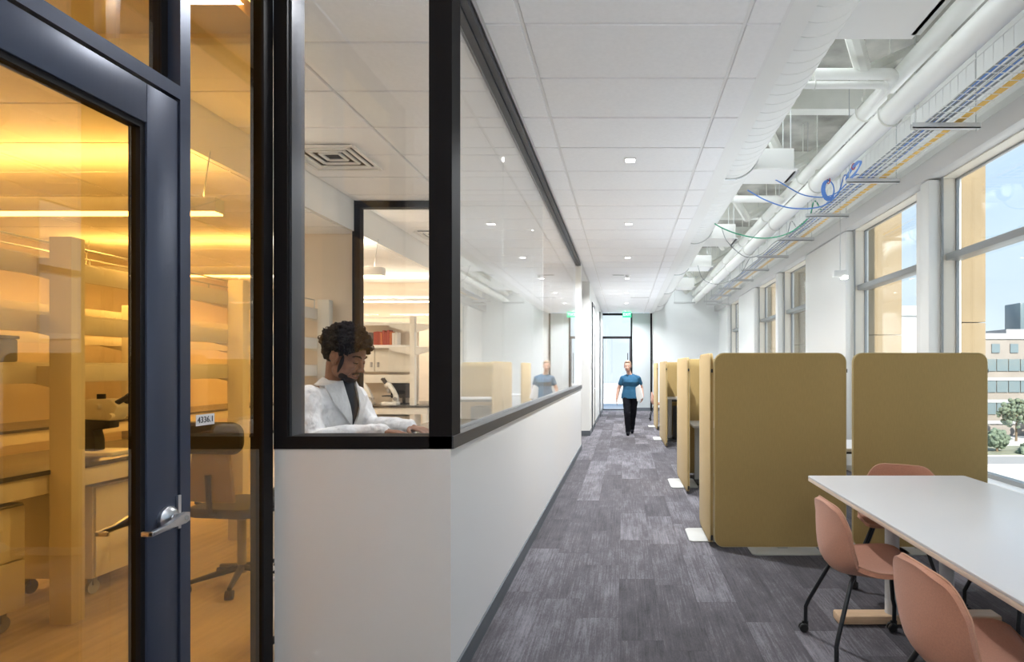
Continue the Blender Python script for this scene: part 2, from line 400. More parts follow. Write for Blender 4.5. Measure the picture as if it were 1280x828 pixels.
# end wall
ew = MB(); ew.box(.94, XR, YE, YE+.2, -.05, 4.75)
struct(ew.build('wall_end', M['glosswall'], smooth=False))
struct(B(.25, .89, YE, YE+.15, -.05, CZ).build('wall_end_panel', M['greypaint'], smooth=False))
struct(B(.885, .945, YE-.04, YE+.15, 0, CZ).build('trim_3', M['black'], smooth=False))
struct(B(.25, .885, YE-.02, YE-.001, 0, .11).box(.945, XR-.02, YE-.02, YE-.001, 0, .11).build('baseboard_end', M['base'], smooth=False))
# end glazed door
d = struct(link('door_2', None, None, (-.28, YE, 0)))
MB().box(-.84, -.78, YE-.02, YE+.08, 0, CZ).box(.20, .26, YE-.02, YE+.08, 0, CZ).box(-.8, .25, YE-.02, YE+.08, 3.31, CZ).box(-.8, .25, YE-.02, YE+.08, 2.50, 2.58).build('door_frame', M['black'], d, smooth=False)
B(-.78, .20, YE+.02, YE+.03, 2.58, 3.31).build('transom_pane', M['glass'], d, smooth=False)
MB().box(-.78, .20, YE+.02, YE+.035, .03, 2.49).build('door_pane', M['frost'], d, smooth=False)
MB().box(-.78, -.74, YE, YE+.05, .01, 2.50).box(.16, .20, YE, YE+.05, .01, 2.50).box(-.74, .16, YE, YE+.05, .01, .06).build('door_leaf_rail', M['darkgrey'], d, smooth=False)
MB().tube([(.10, YE-.07, .95), (.10, YE-.07, 2.0)], .016, 8).tube([(.10, YE-.07, 1.0), (.10, YE, 1.0)], .01, 6).tube([(.10, YE-.07, 1.95), (.10, YE, 1.95)], .01, 6).build('door_handle', M['darkgrey'], d)
# left wall beyond the side passage
struct(MB().box(-6, -.77, 13.1, 13.25, -.05, CZ).box(-.95, -.77, 13.25, YE+.1, -.05, CZ).build('wall_left_far', M['white'], smooth=False))
struct(MB().box(-.768, -.755, 13.09, YE, 0, .11).box(-6, -.757, 13.085, 13.099, 0, .11).build('baseboard_left_far', M['base'], smooth=False))
d3 = struct(link('door_3', None, None, (-.765, 14.6, 0)))
B(-.769, -.745, 13.9, 13.99, .0, 2.95).box(-.769, -.745, 15.0, 15.06, 0, 2.95).box(-.769, -.745, 13.9, 15.06, 2.95, 3.02).build('door_frame', M['darkgrey'], d3, smooth=False)
B(-.769, -.758, 13.99, 15.0, .02, 2.94).build('door_leaf', M['white'], d3, smooth=False)
MB().tube([(-.75, 14.1, 1.0), (-.70, 14.1, 1.0), (-.70, 14.24, 1.0)], .012, 6).build('door_handle', M['chrome'], d3)
struct(B(-.769, -.745, 18.2, 18.28, 0, 3.2).build('trim_4', M['darkgrey'], smooth=False))
tag(B(-.755, -.74, 13.45, 13.53, 1.45, 1.6).build('access_reader', M['microgrey']), 'small grey card reader on the white wall by the far passage', 'card reader')
struct(MB().box(-6.1, -6, 10.9, 13.2, -.05, CZ).build('wall_passage', M['white']))
struct(MB().box(-6, -.8, 10.9, 13.1, CZ, CZ+.1).build('ceiling_passage', M['white']))
# back wall and left wall behind the camera
struct(B(-1.75, XR+.3, YB-.15, YB, -.05, 4.75).build('wall_back', M['white'], smooth=False))
struct(B(-1.67, -1.55, YB, 1.20, -.05, CZ).build('wall_left_near', M['white'], smooth=False))

# ------------------------------------------------------------------ lab enclosure: low front wall, glazed frames, door
SZ = 1.118
struct(MB().box(-1.603, -.80, 2.735, 2.86, 0, SZ).build('wall_front', M['frontwall'], smooth=False))
struct(MB().box(-.92, -.795, 2.73, 10.92, 0, SZ).build('wall_left', M['frontwall'], smooth=False))
struct(MB().box(-.794, -.782, 2.73, 10.93, 0, .10).build('baseboard_left', M['base'], smooth=False))
struct(MB().box(-1.60, -.79, 2.718, 2.73, 0, .10).build('baseboard_front', M['base'], smooth=False))
struct(MB().box(-.93, -.79, 10.8, 10.95, SZ, CZ).build('trim_5', M['white'], smooth=False))
# front window (black frame)
fw = struct(link('window_8', None, None, (-1.2, 2.79, SZ)))
f = MB(); f.box(-1.605, -1.543, 2.73, 2.87, SZ, CZ).box(-.895, -.79, 2.73, 2.87, SZ, CZ).box(-1.543, -.895, 2.73, 2.87, SZ, 1.176).box(-1.543, -.895, 2.73, 2.87, 3.32, CZ)
f.build('window_frame', M['black'], fw, smooth=False)
MB().box(-1.543, -1.532, 2.75, 2.86, 1.176, 3.32).box(-.905, -.895, 2.78, 2.86, 1.176, 3.32).build('glazing_bead', M['darkgrey'], fw, smooth=False)
B(-1.54, -.90, 2.79, 2.80, 1.17, 3.33).build('glass_pane', M['glass'], fw, smooth=False)
# side glass wall
sw = struct(link('window_9', None, None, (-.86, 6.8, SZ)))
MB().box(-.895, -.782, 2.73, 10.93, SZ+.001, 1.176).build('window_sill', M['darkgrey'], sw, smooth=False)
MB().box(-.89, -.835, 2.87, 10.9, 3.325, CZ).box(-.832, -.795, 2.87, 10.9, 3.335, CZ).build('head_channel', M['darkgrey'], sw, smooth=False)
yy = [2.87, 4.15, 5.5, 6.85, 8.2, 9.55, 10.80]
for a, b in zip(yy, yy[1:]):
    B(-.852, -.840, a+.002, b-.002, 1.176, 3.33).build('glass_pane', M['partglass'], sw, smooth=False)
# entrance: door, sidelight, transom in dark blue-grey aluminium, plane x=-1.61
XD = -1.61
en = struct(link('window_10', None, None, (XD, 2.2, 0)))
f = MB(); f.box(XD-.10, XD, 2.165, 2.215, 0, CZ).box(XD-.10, XD, 1.20, 2.165, 2.462, 2.510).box(XD-.10, XD, 1.20, 1.25, 0, CZ)
f.build('door_frame', M['navy'], en, smooth=False)
MB().box(XD-.06, XD, 2.665, 2.735, 0, CZ).box(XD-.10, XD, 2.215, 2.665, 0, .10).box(XD-.10, XD, 1.2, 2.7, 3.33, CZ).build('sidelight_frame', M['black'], en, smooth=False)
MB().box(XD-.018, XD-.010, 2.215, 2.666, .10, 3.33).build('sidelight_pane', M['amber'], en, smooth=False)
MB().box(XD-.06, XD-.05, 1.25, 2.165, 2.51, 3.33).build('transom_pane', M['amber'], en, smooth=False)
MB().box(XD-.09, XD-.045, 2.135, 2.164, 2.511, 3.32).build('glazing_bead', M['black'], en, smooth=False)
dr = struct(link('door_1', None, None, (XD, 1.27, 0)))
MB().box(XD-.055, XD-.005, 2.02, 2.160, .012, 2.452).build('lock_stile', M['navy'], dr, bevel=.003)
MB().box(XD-.055, XD-.005, 1.255, 1.38, .012, 2.452).build('hinge_stile', M['navy'], dr, bevel=.003)
MB().box(XD-.055, XD-.005, 1.38, 2.02, 2.318, 2.452).build('top_rail', M['navy'], dr, bevel=.003)
MB().box(XD-.055, XD-.005, 1.38, 2.02, .012, .28).build('bottom_rail', M['navy'], dr, bevel=.003)
MB().box(XD-.052, XD-.012, 2.0, 2.02, .28, 2.318).box(XD-.052, XD-.012, 1.38, 2.0, 2.298, 2.318).build('glazing_bead', M['black'], dr, smooth=False)
B(XD-.035, XD-.027, 1.37, 2.003, .27, 2.30).build('door_pane', M['amber'], dr, smooth=False)
B(XD-.11, XD-.056, 1.40, 1.72, 2.32, 2.38).build('door_closer', M['microgrey'], dr, bevel=.006)
zl = .96
h = MB(); h.lathe([(.042,0),(.042,.012),(.034,.022),(.020,.03),(.016,.03),(.016,.055)], (XD-.005, 2.105, zl), (1,0,0), 24)
hl = h.build('lock_rose', M['chrome'], dr)
def lever(sign, name):
    x0 = XD-.005 if sign > 0 else XD-.055
    l = MB(); l.prism([(2.125, zl+.018), (2.105, zl+.022), (2.02, zl-.002), (1.955, zl-.008), (1.955, zl-.024), (2.02, zl-.020), (2.105, zl-.018), (2.125, zl-.012)], 'yz', x0+sign*.055, x0+sign*.071)
    l.box(min(x0+sign*.03, x0+sign*.071), max(x0+sign*.03, x0+sign*.071), 1.955, 1.966, zl-.024, zl-.008)
    l.tube([(x0, 2.105, zl), (x0+sign*.06, 2.105, zl)], .014, 10)
    return l.build(name, M['chrome'], dr, bevel=.003)
lv = lever(1, 'lever_handle'); lever(-1, 'lever_handle')
MB().lathe([(.008,0),(.008,.003)], (XD+.066, 2.105, zl+.002), (1,0,0), 12).build('key_cylinder', M['microgrey'], lv)
B(XD-.004, XD+.004, 2.150, 2.164, zl-.05, zl+.07).build('latch_guard', M['chrome'], dr)
# room number label on the sidelight
def text(body, size, mt, name='lettering', extrude=.0006):
    c = bpy.data.curves.new(name, 'FONT'); c.body = body; c.size = size; c.extrude = extrude; c.align_x = 'CENTER'; c.align_y = 'CENTER'
    o = bpy.data.objects.new(name, c); COL.objects.link(o)
    dg = bpy.context.evaluated_depsgraph_get(); me = bpy.data.meshes.new_from_object(o.evaluated_get(dg)); bpy.data.objects.remove(o)
    me.materials.clear(); me.materials.append(mt); return me
rs = thing('room_number_label', 'small white label reading 4336.1 stuck on the amber sidelight', 'label', (XD-.009, 2.305, 1.290))
MB().box(0, .002, -.050, .050, -.021, .021).build('label_plate', M['label'], None).parent = rs
o = link('lettering', text('4336.1', .033, M['ink']), rs, (.003, 0, 0)); o.rotation_euler = (R(90), 0, R(90))

# ------------------------------------------------------------------ lab shell
struct(MB().box(-7.3, -7.2, -1.2, 10.9, 0, 3.4).box(-7.3, -1.6, -1.3, -1.2, 0, 3.4).build('wall_lab_left', M['labwall'], smooth=False))
struct(MB().box(-7.3, -.8, 10.82, 10.9, 0, CZ).build('wall_lab_back', M['labwall'], smooth=False))
lc = struct(MB().box(-7.2, -3.07, -1.2, 10.82, 3.05, 3.12).box(-3.07, -1.67, -1.2, 2.79, 3.05, 3.12).build('ceiling_lab_low', M['white'], smooth=False))
hc = struct(MB().box(-3.07, -.80, 2.79, 10.82, CZ+.02, CZ+.1).build('ceiling_lab_high', M['white'], smooth=False))
struct(MB().box(-3.09, -3.05, 2.85, 10.82, 3.03, CZ+.02).box(-3.07, -1.60, 2.79, 2.85, 3.03, CZ+.02).build('wall_soffit', M['white'], smooth=False))
lt = tilemesh(1.07, .61)
for i in range(2):
    for j in range(13):
        link('ceiling_tile', lt, hc, (-3.05+.535+1.07*i, 2.85+.305+.61*j, CZ+.006))
lt2 = tilemesh(1.37, .61)
for i in range(3):
    for j in range(19):
        link('ceiling_tile', lt2, lc, (-3.09-.685-1.37*i, -.8+.305+.61*j, 3.04))
# glazed partition inside the lab, plane y=6.78
ip = struct(link('window_11', None, None, (-2.2, 6.78, 0)))
MB().box(-3.07, -2.985, 6.73, 6.83, 0, CZ).box(-2.985, -2.04, 6.73, 6.83, 3.30, CZ).box(-2.12, -2.04, 6.73, 6.83, 0, CZ).box(-2.985, -2.12, 6.73, 6.83, 0, .08).build('window_frame', M['black'], ip, smooth=False)
B(-2.985, -2.12, 6.775, 6.785, .08, 3.30).build('glass_pane', M['glass'], ip, smooth=False)
struct(B(-2.04, -.93, 6.73, 6.83, 0, CZ).build('wall_lab_divider', M['white'], smooth=False))
struct(B(-4.02, -3.071, 6.86, 7.0, 0, 3.03).build('wall_lab_pier', M['labwall'], smooth=False))

# ------------------------------------------------------------------ ceiling services
du = thing('spiral_duct', 'long white spiral duct running beside the ceiling edge', 'duct', (1.09, 8, 3.45))
prof = []; L = YE-.2-1.0
k = 0; y = 0
while y < L:
    prof += [(.30, y), (.30, y+.141), (.303, y+.143), (.303, y+.148)]; y += .15
prof.append((.30, L))
MB().lathe(prof, (1.09, 1.0, 3.75), (0,1,0), 32).build('duct_tube', M['duct'], du, ang=25)
for k in range(6):
    yv = 3.0+3.2*k
    MB().ring((1.09, yv, 3.75), (0,1,0), .308, .008, 32, 4).tube([(1.09, yv, 4.06), (1.09, yv, 4.75)], .006, 6).build('duct_hanger', M['galv'], du)
bx = [(3.30, 3.78, 'nearest the camera'), (6.35, 6.78, 'second along the duct'), (9.7, 10.3, 'third along the duct'), (12.4, 12.95, 'fourth along the duct'), (15.5, 16.1, 'last, near the end wall')]
for i, (a, b, t_) in enumerate(bx):
    vb = thing('duct_branch_box', 'white rectangular duct branch box, ' + t_, 'duct box', (1.5, a, 3.6), group='white boxes branching off the spiral duct')
    z0 = 3.585
    if i == 0: a = 2.2
    MB().box(1.30, 1.80, a, b, z0+.02, z0+.24).build('box_body', M['duct'], vb, bevel=.006)
    MB().box(1.26, 1.83, a-.03, b+.03, z0, z0+.018).build('bottom_flange', M['duct'], vb, bevel=.003)
    MB().box(1.80, 1.86, a+.02, b-.02, z0+.0, z0+.012).box(1.80, 1.812, a+.02, b-.02, z0+.012, z0+.1).build('edge_angle', M['galv'], vb)
    for yv in (a+.06, b-.06): MB().tube([(1.78, yv, z0+.24), (1.78, yv, 4.75)], .006, 6).build('hanger_rod', M['galv'], vb)
def pipe_thing(x, z, r, label, nm):
    p = thing(nm, label, 'pipe', (x, 8, z-r))
    MB().tube([(x, 1.0, z), (x, 8, z), (x, YE-.05, z)], r, 20).build('pipe_run', M['pipe'], p)
    for k in range(9):
        yv = 3.35+2.05*k+ (.55 if r < .09 else 0)
        h = MB(); pts = []
        for a in range(13):
            an = math.pi*(1+a/12); pts.append((x+(r+.012)*math.cos(an), yv, z+(r+.012)*math.sin(an)))
        pts = [(x-r-.012, yv, z+.5*r), *pts, (x+r+.012, yv, z+.5*r), (x, yv, z+r+.06), (x-r-.012, yv, z+.5*r)]
        h.tube(pts, .007, 6); h.tube([(x, yv, z+r+.04), (x, yv, 4.75)], .008, 6)
        h.box(x-.02, x+.02, yv-.02, yv+.02, z+r+.03, z+r+.08)
        h.build('pipe_hanger', M['steel'], p)
pipe_thing(2.40, 3.78, .098, 'thick white insulated pipe beside the cable tray', 'insulated_pipe')
pipe_thing(2.385, 4.03, .074, 'thinner white pipe above and behind the thick one', 'insulated_pipe')
for yv, z, r, x1, t_ in ((4.96, 3.93, .046, 2.26, 'upper of the two white cross pipes above the duct'), (4.88, 3.80, .030, 2.16, 'lower of the two white cross pipes above the duct'), (8.6, 3.92, .05, 2.26, 'white cross pipe further along the open ceiling')):
    p = thing('branch_pipe', t_, 'pipe', (1.6, yv, z))
    pts = [(1.0, yv, z), (x1-.09, yv, z)] + [(x1-.09+.09*math.sin(R(a)), yv+.09-.09*math.cos(R(a)), z) for a in range(15, 91, 15)] + [(x1, yv+.35, z)]
    MB().tube(pts, r, 14).build('pipe_run', M['pipe'], p)
    MB().ring((1.55, yv, z), (1,0,0), r+.006, .005, 16, 4).tube([(1.55, yv, z+r), (1.55, yv, 4.75)], .006, 6).build('pipe_hanger', M['steel'], p)

# cable tray
ct = thing('cable_tray', 'white wire basket cable tray with blue and yellow cables above the windows', 'cable tray', (2.66, 9, 3.54))
TX0, TX1, TZ = 2.50, 2.84, 3.545
for x, z in ((TX0, TZ), (TX0, TZ+.15), (TX0+.11, TZ), (TX0+.22, TZ), (TX1, TZ), (TX1, TZ+.09)):
    MB().tube([(x, 2.4, z), (x, 10, z), (x, 18.6, z)], .0038, 5).build('long_wire', M['white2'], ct)
rm = MB().tube([(TX0, 0, TZ+.15), (TX0, 0, TZ), (TX1, 0, TZ), (TX1, 0, TZ+.09)], .0036, 5).mesh('cross_wire', M['white2'])
for k in range(150):
    o = link('cross_wire', rm, ct, (0, 0, 0)); o.location = Vector((0, 2.45+.107*k, 0)) - Vector(ct.location)
for k in range(11):
    x0 = TX0+.035+.017*k; z0 = TZ+.012+.012*(k % 3)
    pts = [(x0+.010*math.sin(1.3*j+k), 2.4+.45*j, z0+.004*math.sin(2.1*j+2*k)) for j in range(36)]
    MB().tube(pts, .0075, 6).build('blue_cable', M['bluecable'] if k % 3 else M['greycable'], ct)
for k in range(4):
    x0 = TX1-.06+.014*k
    pts = [(x0+.005*math.sin(1.1*j+k), 2.4+.45*j, TZ+.012+.004*math.sin(2.3*j+k)) for j in range(36)]
    MB().tube(pts, .0062, 6).build('yellow_cable', M['yellowcable'], ct)
for k in range(11):
    yv = 3.54+1.465*k
    s_ = MB(); s_.box(2.40, 2.97, yv-.022, yv+.022, TZ-.055, TZ-.045).box(2.40, 2.97, yv-.022, yv-.018, TZ-.055, TZ-.008).box(2.40, 2.97, yv+.018, yv+.022, TZ-.055, TZ-.008)
    so_ = s_.build('trapeze_strut', M['post'], ct)
    r_ = MB(); r_.tube([(2.43, yv, TZ-.075), (2.43, yv, 4.75)], .005, 6).tube([(2.94, yv, TZ-.075), (2.94, yv, 4.75)], .005, 6)
    r_.build('threaded_rod', M['galv'], so_)
def cable(name, label, pts, mt, r=.006, cat='cable', sub=6):
    # Catmull-Rom through the points
    P = [Vector(p) for p in pts]; P = [2*P[0]-P[1]] + P + [2*P[-1]-P[-2]]; q = []
    for i in range(1, len(P)-2):
        for s in range(sub):
            t = s/sub; q.append(.5*((2*P[i]) + (P[i+1]-P[i-1])*t + (2*P[i-1]-5*P[i]+4*P[i+1]-P[i+2])*t*t + (3*P[i]-P[i-1]-3*P[i+1]+P[i+2])*t**3))
    q.append(P[-2])
    return tag(MB().tube(q, r, 6).build(name, mt), label, cat)
cable('blue_cable', 'loose blue cable sagging from the second duct box to the tray', [(1.55, 6.75, 3.70), (1.72, 6.65, 3.56), (2.0, 6.62, 3.40), (2.3, 6.6, 3.40), (2.52, 6.55, 3.60), (2.60, 6.55, 3.575)], M['bluecable'], .007)
cable('blue_cable', 'loose blue cable sagging lower behind the second duct box', [(1.50, 7.3, 3.66), (1.72, 7.25, 3.52), (2.0, 7.15, 3.40), (2.30, 7.0, 3.38), (2.46, 6.9, 3.50), (2.52, 6.85, 3.70), (2.60, 6.8, 3.57)], M['bluecable'], .008)
cable('green_cable', 'green cable drooping from the duct across to the cable tray', [(1.13, 8.35, 3.62), (1.30, 8.3, 3.46), (1.60, 8.3, 3.34), (1.95, 8.3, 3.29), (2.25, 8.2, 3.34), (2.46, 8.0, 3.50), (2.52, 7.95, 3.71), (2.60, 7.9, 3.57)], M['greencable'], .009)
cable('grey_cable', 'thin grey cable hanging in a loop past the third duct box', [(1.55, 9.6, 3.75), (1.60, 9.3, 3.45), (1.85, 9.2, 3.20), (2.10, 9.2, 3.24), (2.30, 9.2, 3.42), (2.46, 9.1, 3.50), (2.52, 9.05, 3.71), (2.6, 9.0, 3.57)], M['greycable'], .007)
cable('grey_cable', 'thin grey cable looping near the far end of the duct', [(1.5, 12.3, 3.60), (1.6, 12.2, 3.30), (1.9, 12.2, 3.20), (2.3, 12.1, 3.35), (2.52, 12.0, 3.71)], M['greycable'], .006)
def coil(label, c, tilt, rx, rz):
    t = thing('cable_coil', label, 'cable', c); m = MB()
    for j in range(5):
        m.tube([(c[0]+(rx+.006*j)*math.cos(R(a))*math.cos(tilt), c[1]+(rx+.006*j)*math.cos(R(a))*math.sin(tilt)+.012*(j-2), c[2]+(rz+.006*j)*math.sin(R(a))) for a in range(0, 361, 20)], .007, 6)
    m.build('coiled_cable', M['bluecable'], t)
    MB().ring((c[0], c[1], c[2]+rz+.012), (1,.2,0), .032, .006, 12, 5).build('red_tie', M['red'], t)
coil('round coil of blue cable hung on the tray side', (2.37, 6.95, 3.56), R(20), .065, .095)
coil('flattened coil of blue cable strapped to the tray side', (2.45, 6.40, 3.60), R(84), .26, .035)

# downlights
for k in range(7):
    yv = 5.39+2.38*k
    dl = thing('downlight', 'small square recessed downlight in the corridor ceiling, %s from the camera' % ['nearest','second','third','fourth','fifth','sixth','last'][k], 'ceiling light', (.049, yv, CZ-.01), group='square corridor downlights')
    a = .048
    MB().box(.049-a, .049+a, yv-a, yv-a+.006, CZ-.022, CZ+.01).box(.049-a, .049+a, yv+a-.006, yv+a, CZ-.022, CZ+.01).box(.049-a, .049-a+.006, yv-a, yv+a, CZ-.022, CZ+.01).box(.049+a-.006, .049+a, yv-a, yv+a, CZ-.022, CZ+.01).build('trim_ring', M['white2'], dl)
    B(.049-a+.006, .049+a-.006, yv-a+.006, yv+a-.006, CZ-.019, CZ-.016).build('lens', M['lamp'], dl)
    area('downlight_lamp', (.049, yv, CZ-.024), (.08, .08), 38 + 1.5*k, (.94,.97,1), spread=150)
for yv, x0, x1, t_ in ((12.07, -.26, .0, 'thin dark slot diffuser in the ceiling before the downlight row ends'), (15.9, .14, .66, 'thin dark slot diffuser in the ceiling near the exit')):
    s_ = thing('slot_diffuser', t_, 'air diffuser', (x0, yv, CZ-.01))
    B(x0, x1, yv-.04, yv+.04, CZ-.018, CZ-.012).build('slot_frame', M['grid'], s_)
    B(x0+.02, x1-.02, yv-.022, yv+.022, CZ-.021, CZ-.018).build('slot', M['microgrey'], s_)
sp = thing('smoke_detector', 'small white smoke detector on the corridor ceiling', 'detector', (.065, 12.1, CZ-.07))
MB().lathe([(.055,0),(.055,.02),(.04,.035),(.02,.06)], (.065, 12.1, CZ-.008), (0,0,-1), 16).build('detector_body', M['white2'], sp)
ex = thing('exit_sign', 'green exit sign hanging from the ceiling before the glass door', 'exit sign', (.07, 19.6, 3.17))
MB().box(-.075, .215, 19.59, 19.62, 3.14, 3.33).build('sign_panel', M['exit'], ex, bevel=.006)
o = link('lettering', text('EXIT', .125, M['exitwhite'], extrude=.003), ex); o.rotation_euler = (R(90), 0, 0); o.location = Vector((.07, 19.585, 3.235))-Vector(ex.location)
MB().box(.03, .11, 19.59, 19.62, 3.33, CZ-.008).build('mounting', M['white2'], ex)
ps = thing('pendant_sensor', 'small white sensor hanging on a thin rod by the wide wall panel', 'sensor', (2.9, 8.05, 2.70))
MB().tube([(2.9, 8.05, 2.80), (2.9, 8.05, 4.75)], .005, 6).build('rod', M['galv'], ps)
MB().box(2.80, 2.98, 8.0, 8.1, 2.71, 2.80).build('sensor_body', M['white2'], ps, bevel=.015)
B(2.93, 2.99, 7.995, 8.105, 2.69, 2.72).build('lens_strip', M['lamp'], ps)
for i, (x, yv, z, wd, t_) in enumerate(((1.95, 19.5, 3.62, .7, 'far thin suspended strut below the duct end'), (2.72, 17.5, 3.35, .7, 'far thin suspended strut near the end wall windows'))):
    s_ = thing('suspended_strut', t_, 'strut', (x, yv, z))
    B(x-wd/2, x+wd/2, yv-.02, yv+.02, z-.03, z+.02).build('strut_bar', M['galv'], s_)
    MB().tube([(x-wd/2+.03, yv, z), (x-wd/2+.03, yv, 4.74)], .005, 6).tube([(x+wd/2-.03, yv, z), (x+wd/2-.03, yv, 4.74)], .005, 6).build('rod', M['galv'], s_)

# ------------------------------------------------------------------ partition screens
SCG = 'golden felt partition screens'
def screen(label, p0, p1, plates, hinge=True, z0=.025, z1=1.61, th=.034):
    """panel standing from p0 to p1 (ground points); plates = positions along it (0..1)"""
    p0 = Vector((*p0, 0)); p1 = Vector((*p1, 0)); L = (p1-p0).length; rz = math.atan2(p1.y-p0.y, p1.x-p0.x)
    t = thing('partition_screen', label, 'partition', ((p0+p1)/2), rz, SCG)
    me = MB().prism(rrect(-L/2, L/2, z0, z1, .075), 'xz', -th/2, th/2).mesh('felt_panel', M['felt'], bevel=.010, seg=3)
    link('felt_panel', me, t)
    rr = rrect(-L/2, L/2, z0, z1, .076)
    for s in (-1, 1):
        link('piping', MB().tube([(a, s*(th/2-.006), b) for a, b in rr+rr[:1]], .0035, 5).mesh('piping', M['feltside']), t)
    pm = MB().prism(rrect(-.13, .13, -.26, .26, .05), 'xy', 0.0, .008).mesh('foot_plate', M['plate'], bevel=.002)
    for q, wd in plates:
        link('foot_plate', MB().prism(rrect(-wd/2, wd/2, -.17, .17, .045), 'xy', .001, .011).box(-.04, .04, -.012, .012, .011, .03).mesh('foot_plate', M['plate'], bevel=.002), t, ((q-.5)*L, 0, 0))
    hm = MB(); hm.box(L/2-.002, L/2+.012, -.008, .008, z1-.16, z1-.13).box(L/2-.002, L/2+.012, -.008, .008, .06, .10)
    link('connector', hm.mesh('connector', M['rubber']), t)
    return t
screen('large tan felt screen behind the white table, front left of the pair', (.735, 4.90), (1.81, 4.90), [(.52, .56)])
screen('large tan felt screen behind the white table, next to the window', (1.868, 4.90), (2.965, 4.90), [(.12, .56), (.5, .4)])
screen('short tan felt screen at right angles to the nearest front screen', (.722, 5.66), (.722, 4.96), [(.50, .42)])
screen('tan felt screen facing the corridor, second booth', (.735, 8.23), (.748, 7.02), [(.45, .60)])
screen('tan felt screen across the back of the second booth', (.76, 8.32), (1.85, 8.32), [(.5, .5)])
screen('tan felt screen at the window side behind the second booth', (1.90, 8.32), (2.98, 8.32), [(.5, .5)])
screen('tan felt screen facing the corridor, third booth', (.765, 12.9), (.775, 11.1), [(.2, .55)])
screen('tan felt screen across the back of the third booth desk', (.78, 13.0), (1.87, 13.0), [(.5, .5)])
screen('tan felt screen beside the window behind the third booth', (1.92, 13.0), (2.98, 13.0), [(.5, .5)])
screen('farthest tan felt screen facing the corridor', (.765, 15.5), (.775, 14.2), [(.25, .5)])

# ------------------------------------------------------------------ booth desks, monitors
def desk(label, x0, x1, y0, y1, z):
    t = thing('booth_desk', label, 'desk', ((x0+x1)/2, (y0+y1)/2, 0))
    MB().box(x0, x1, y0, y1, z-.028, z).build('desk_top', M['tabletop'], t, bevel=.004)
    for x in (x0+.10, x1-.10):
        MB().box(x-.04, x+.04, (y0+y1)/2-.03, (y0+y1)/2+.03, .02, z-.03).build('leg', M['post'], t, bevel=.006)
        MB().box(x-.045, x+.045, y0+.05, y1-.05, 0.001, .025).build('foot', M['blackmetal'], t, bevel=.006)
    MB().box(x0+.14, x1-.14, (y0+y1)/2-.02, (y0+y1)/2+.02, z-.09, z-.03).build('cross_rail', M['blackmetal'], t)
    return t
desk('white height adjustable desk in the first booth behind the front screens', 1.05, 2.45, 5.1, 5.75, .80)
desk('white standing desk in the third booth, seen beside the corridor screen', .84, 2.2, 12.1, 12.85, .87)
desk('white desk in the second booth before its back screen', .86, 2.3, 7.5, 8.25, .76)
pc = thing('desk_cabinet', 'dark cabinet under the standing desk of the third booth', 'cabinet', (1.1, 12.45, 0))
MB().box(1.02, 1.5, 12.35, 12.8, .0, .68).build('cabinet_body', M['labdark'], pc, bevel=.006)
MB().box(1.03, 1.49, 12.335, 12.35, .36, .66).build('drawer', M['labdark'], pc, bevel=.004); MB().box(1.03, 1.49, 12.335, 12.35, .03, .34).build('drawer', M['labdark'], pc, bevel=.004)
mo = thing('task_chair', 'black high backed task chair behind the gap between the front screens', 'chair', (1.93, 6.35, 0))
MB().prism(rrect(1.70, 2.16, .56, 1.32, .10), 'xz', 6.52, 6.57).build('backrest', M['labdark'], mo, bevel=.015)
MB().prism(rrect(1.69, 2.17, 6.12, 6.58, .10), 'xy', .45, .52).build('seat', M['labdark'], mo, bevel=.015)
MB().tube([(1.93, 6.35, .06), (1.93, 6.35, .46)], .028, 12).build('gas_column', M['blackmetal'], mo)
for k in range(5):
    a = R(72*k+20); e_ = (1.93+.30*math.cos(a), 6.35+.30*math.sin(a))
    lg = MB().tube([(1.93, 6.35, .10), (*e_, .065)], [.022, .014], 8).build('leg', M['blackmetal'], mo)
    MB().lathe([(.026,-.02),(.026,.02)], (*e_, .028), (math.sin(a), -math.cos(a), 0), 12).build('caster', M['rubber'], lg)
MB().tube([(1.93, 6.54, .5), (1.93, 6.60, .7)], .02, 8).build('back_bracket', M['blackmetal'], mo)

# ------------------------------------------------------------------ white table
tb = thing('meeting_table', 'long white table with ash edge and wooden T feet', 'table', (1.80, 2.7, 0))
TZ1 = .745
MB().prism(rrect(1.262, 2.345, 1.30, 4.13, .018, 3), 'xy', TZ1-.012, TZ1).build('table_top', M['tabletop'], tb, bevel=.002)
MB().prism(rrect(1.262, 2.345, 1.30, 4.13, .018, 3), 'xy', TZ1-.034, TZ1-.0125).build('edge_band', M['tableedge'], tb, bevel=.002)
for yv in (3.50, 1.95):
    for x in (1.565, 1.885):
        MB().tube([(x, yv, .05), (x, yv, TZ1-.05)], .040, 20).build('leg_post', M['post'], tb)
    MB().box(1.235, 2.18, yv-.055, yv+.055, .004, .056).build('foot', M['wood'], tb, bevel=.012)
    MB().box(1.40, 2.1, yv-.03, yv+.03, TZ1-.06, TZ1-.035).build('top_bracket', M['blackmetal'], tb)
MB().box(1.70, 1.76, 1.9, 3.55, TZ1-.065, TZ1-.036).build('stretcher', M['blackmetal'], tb)

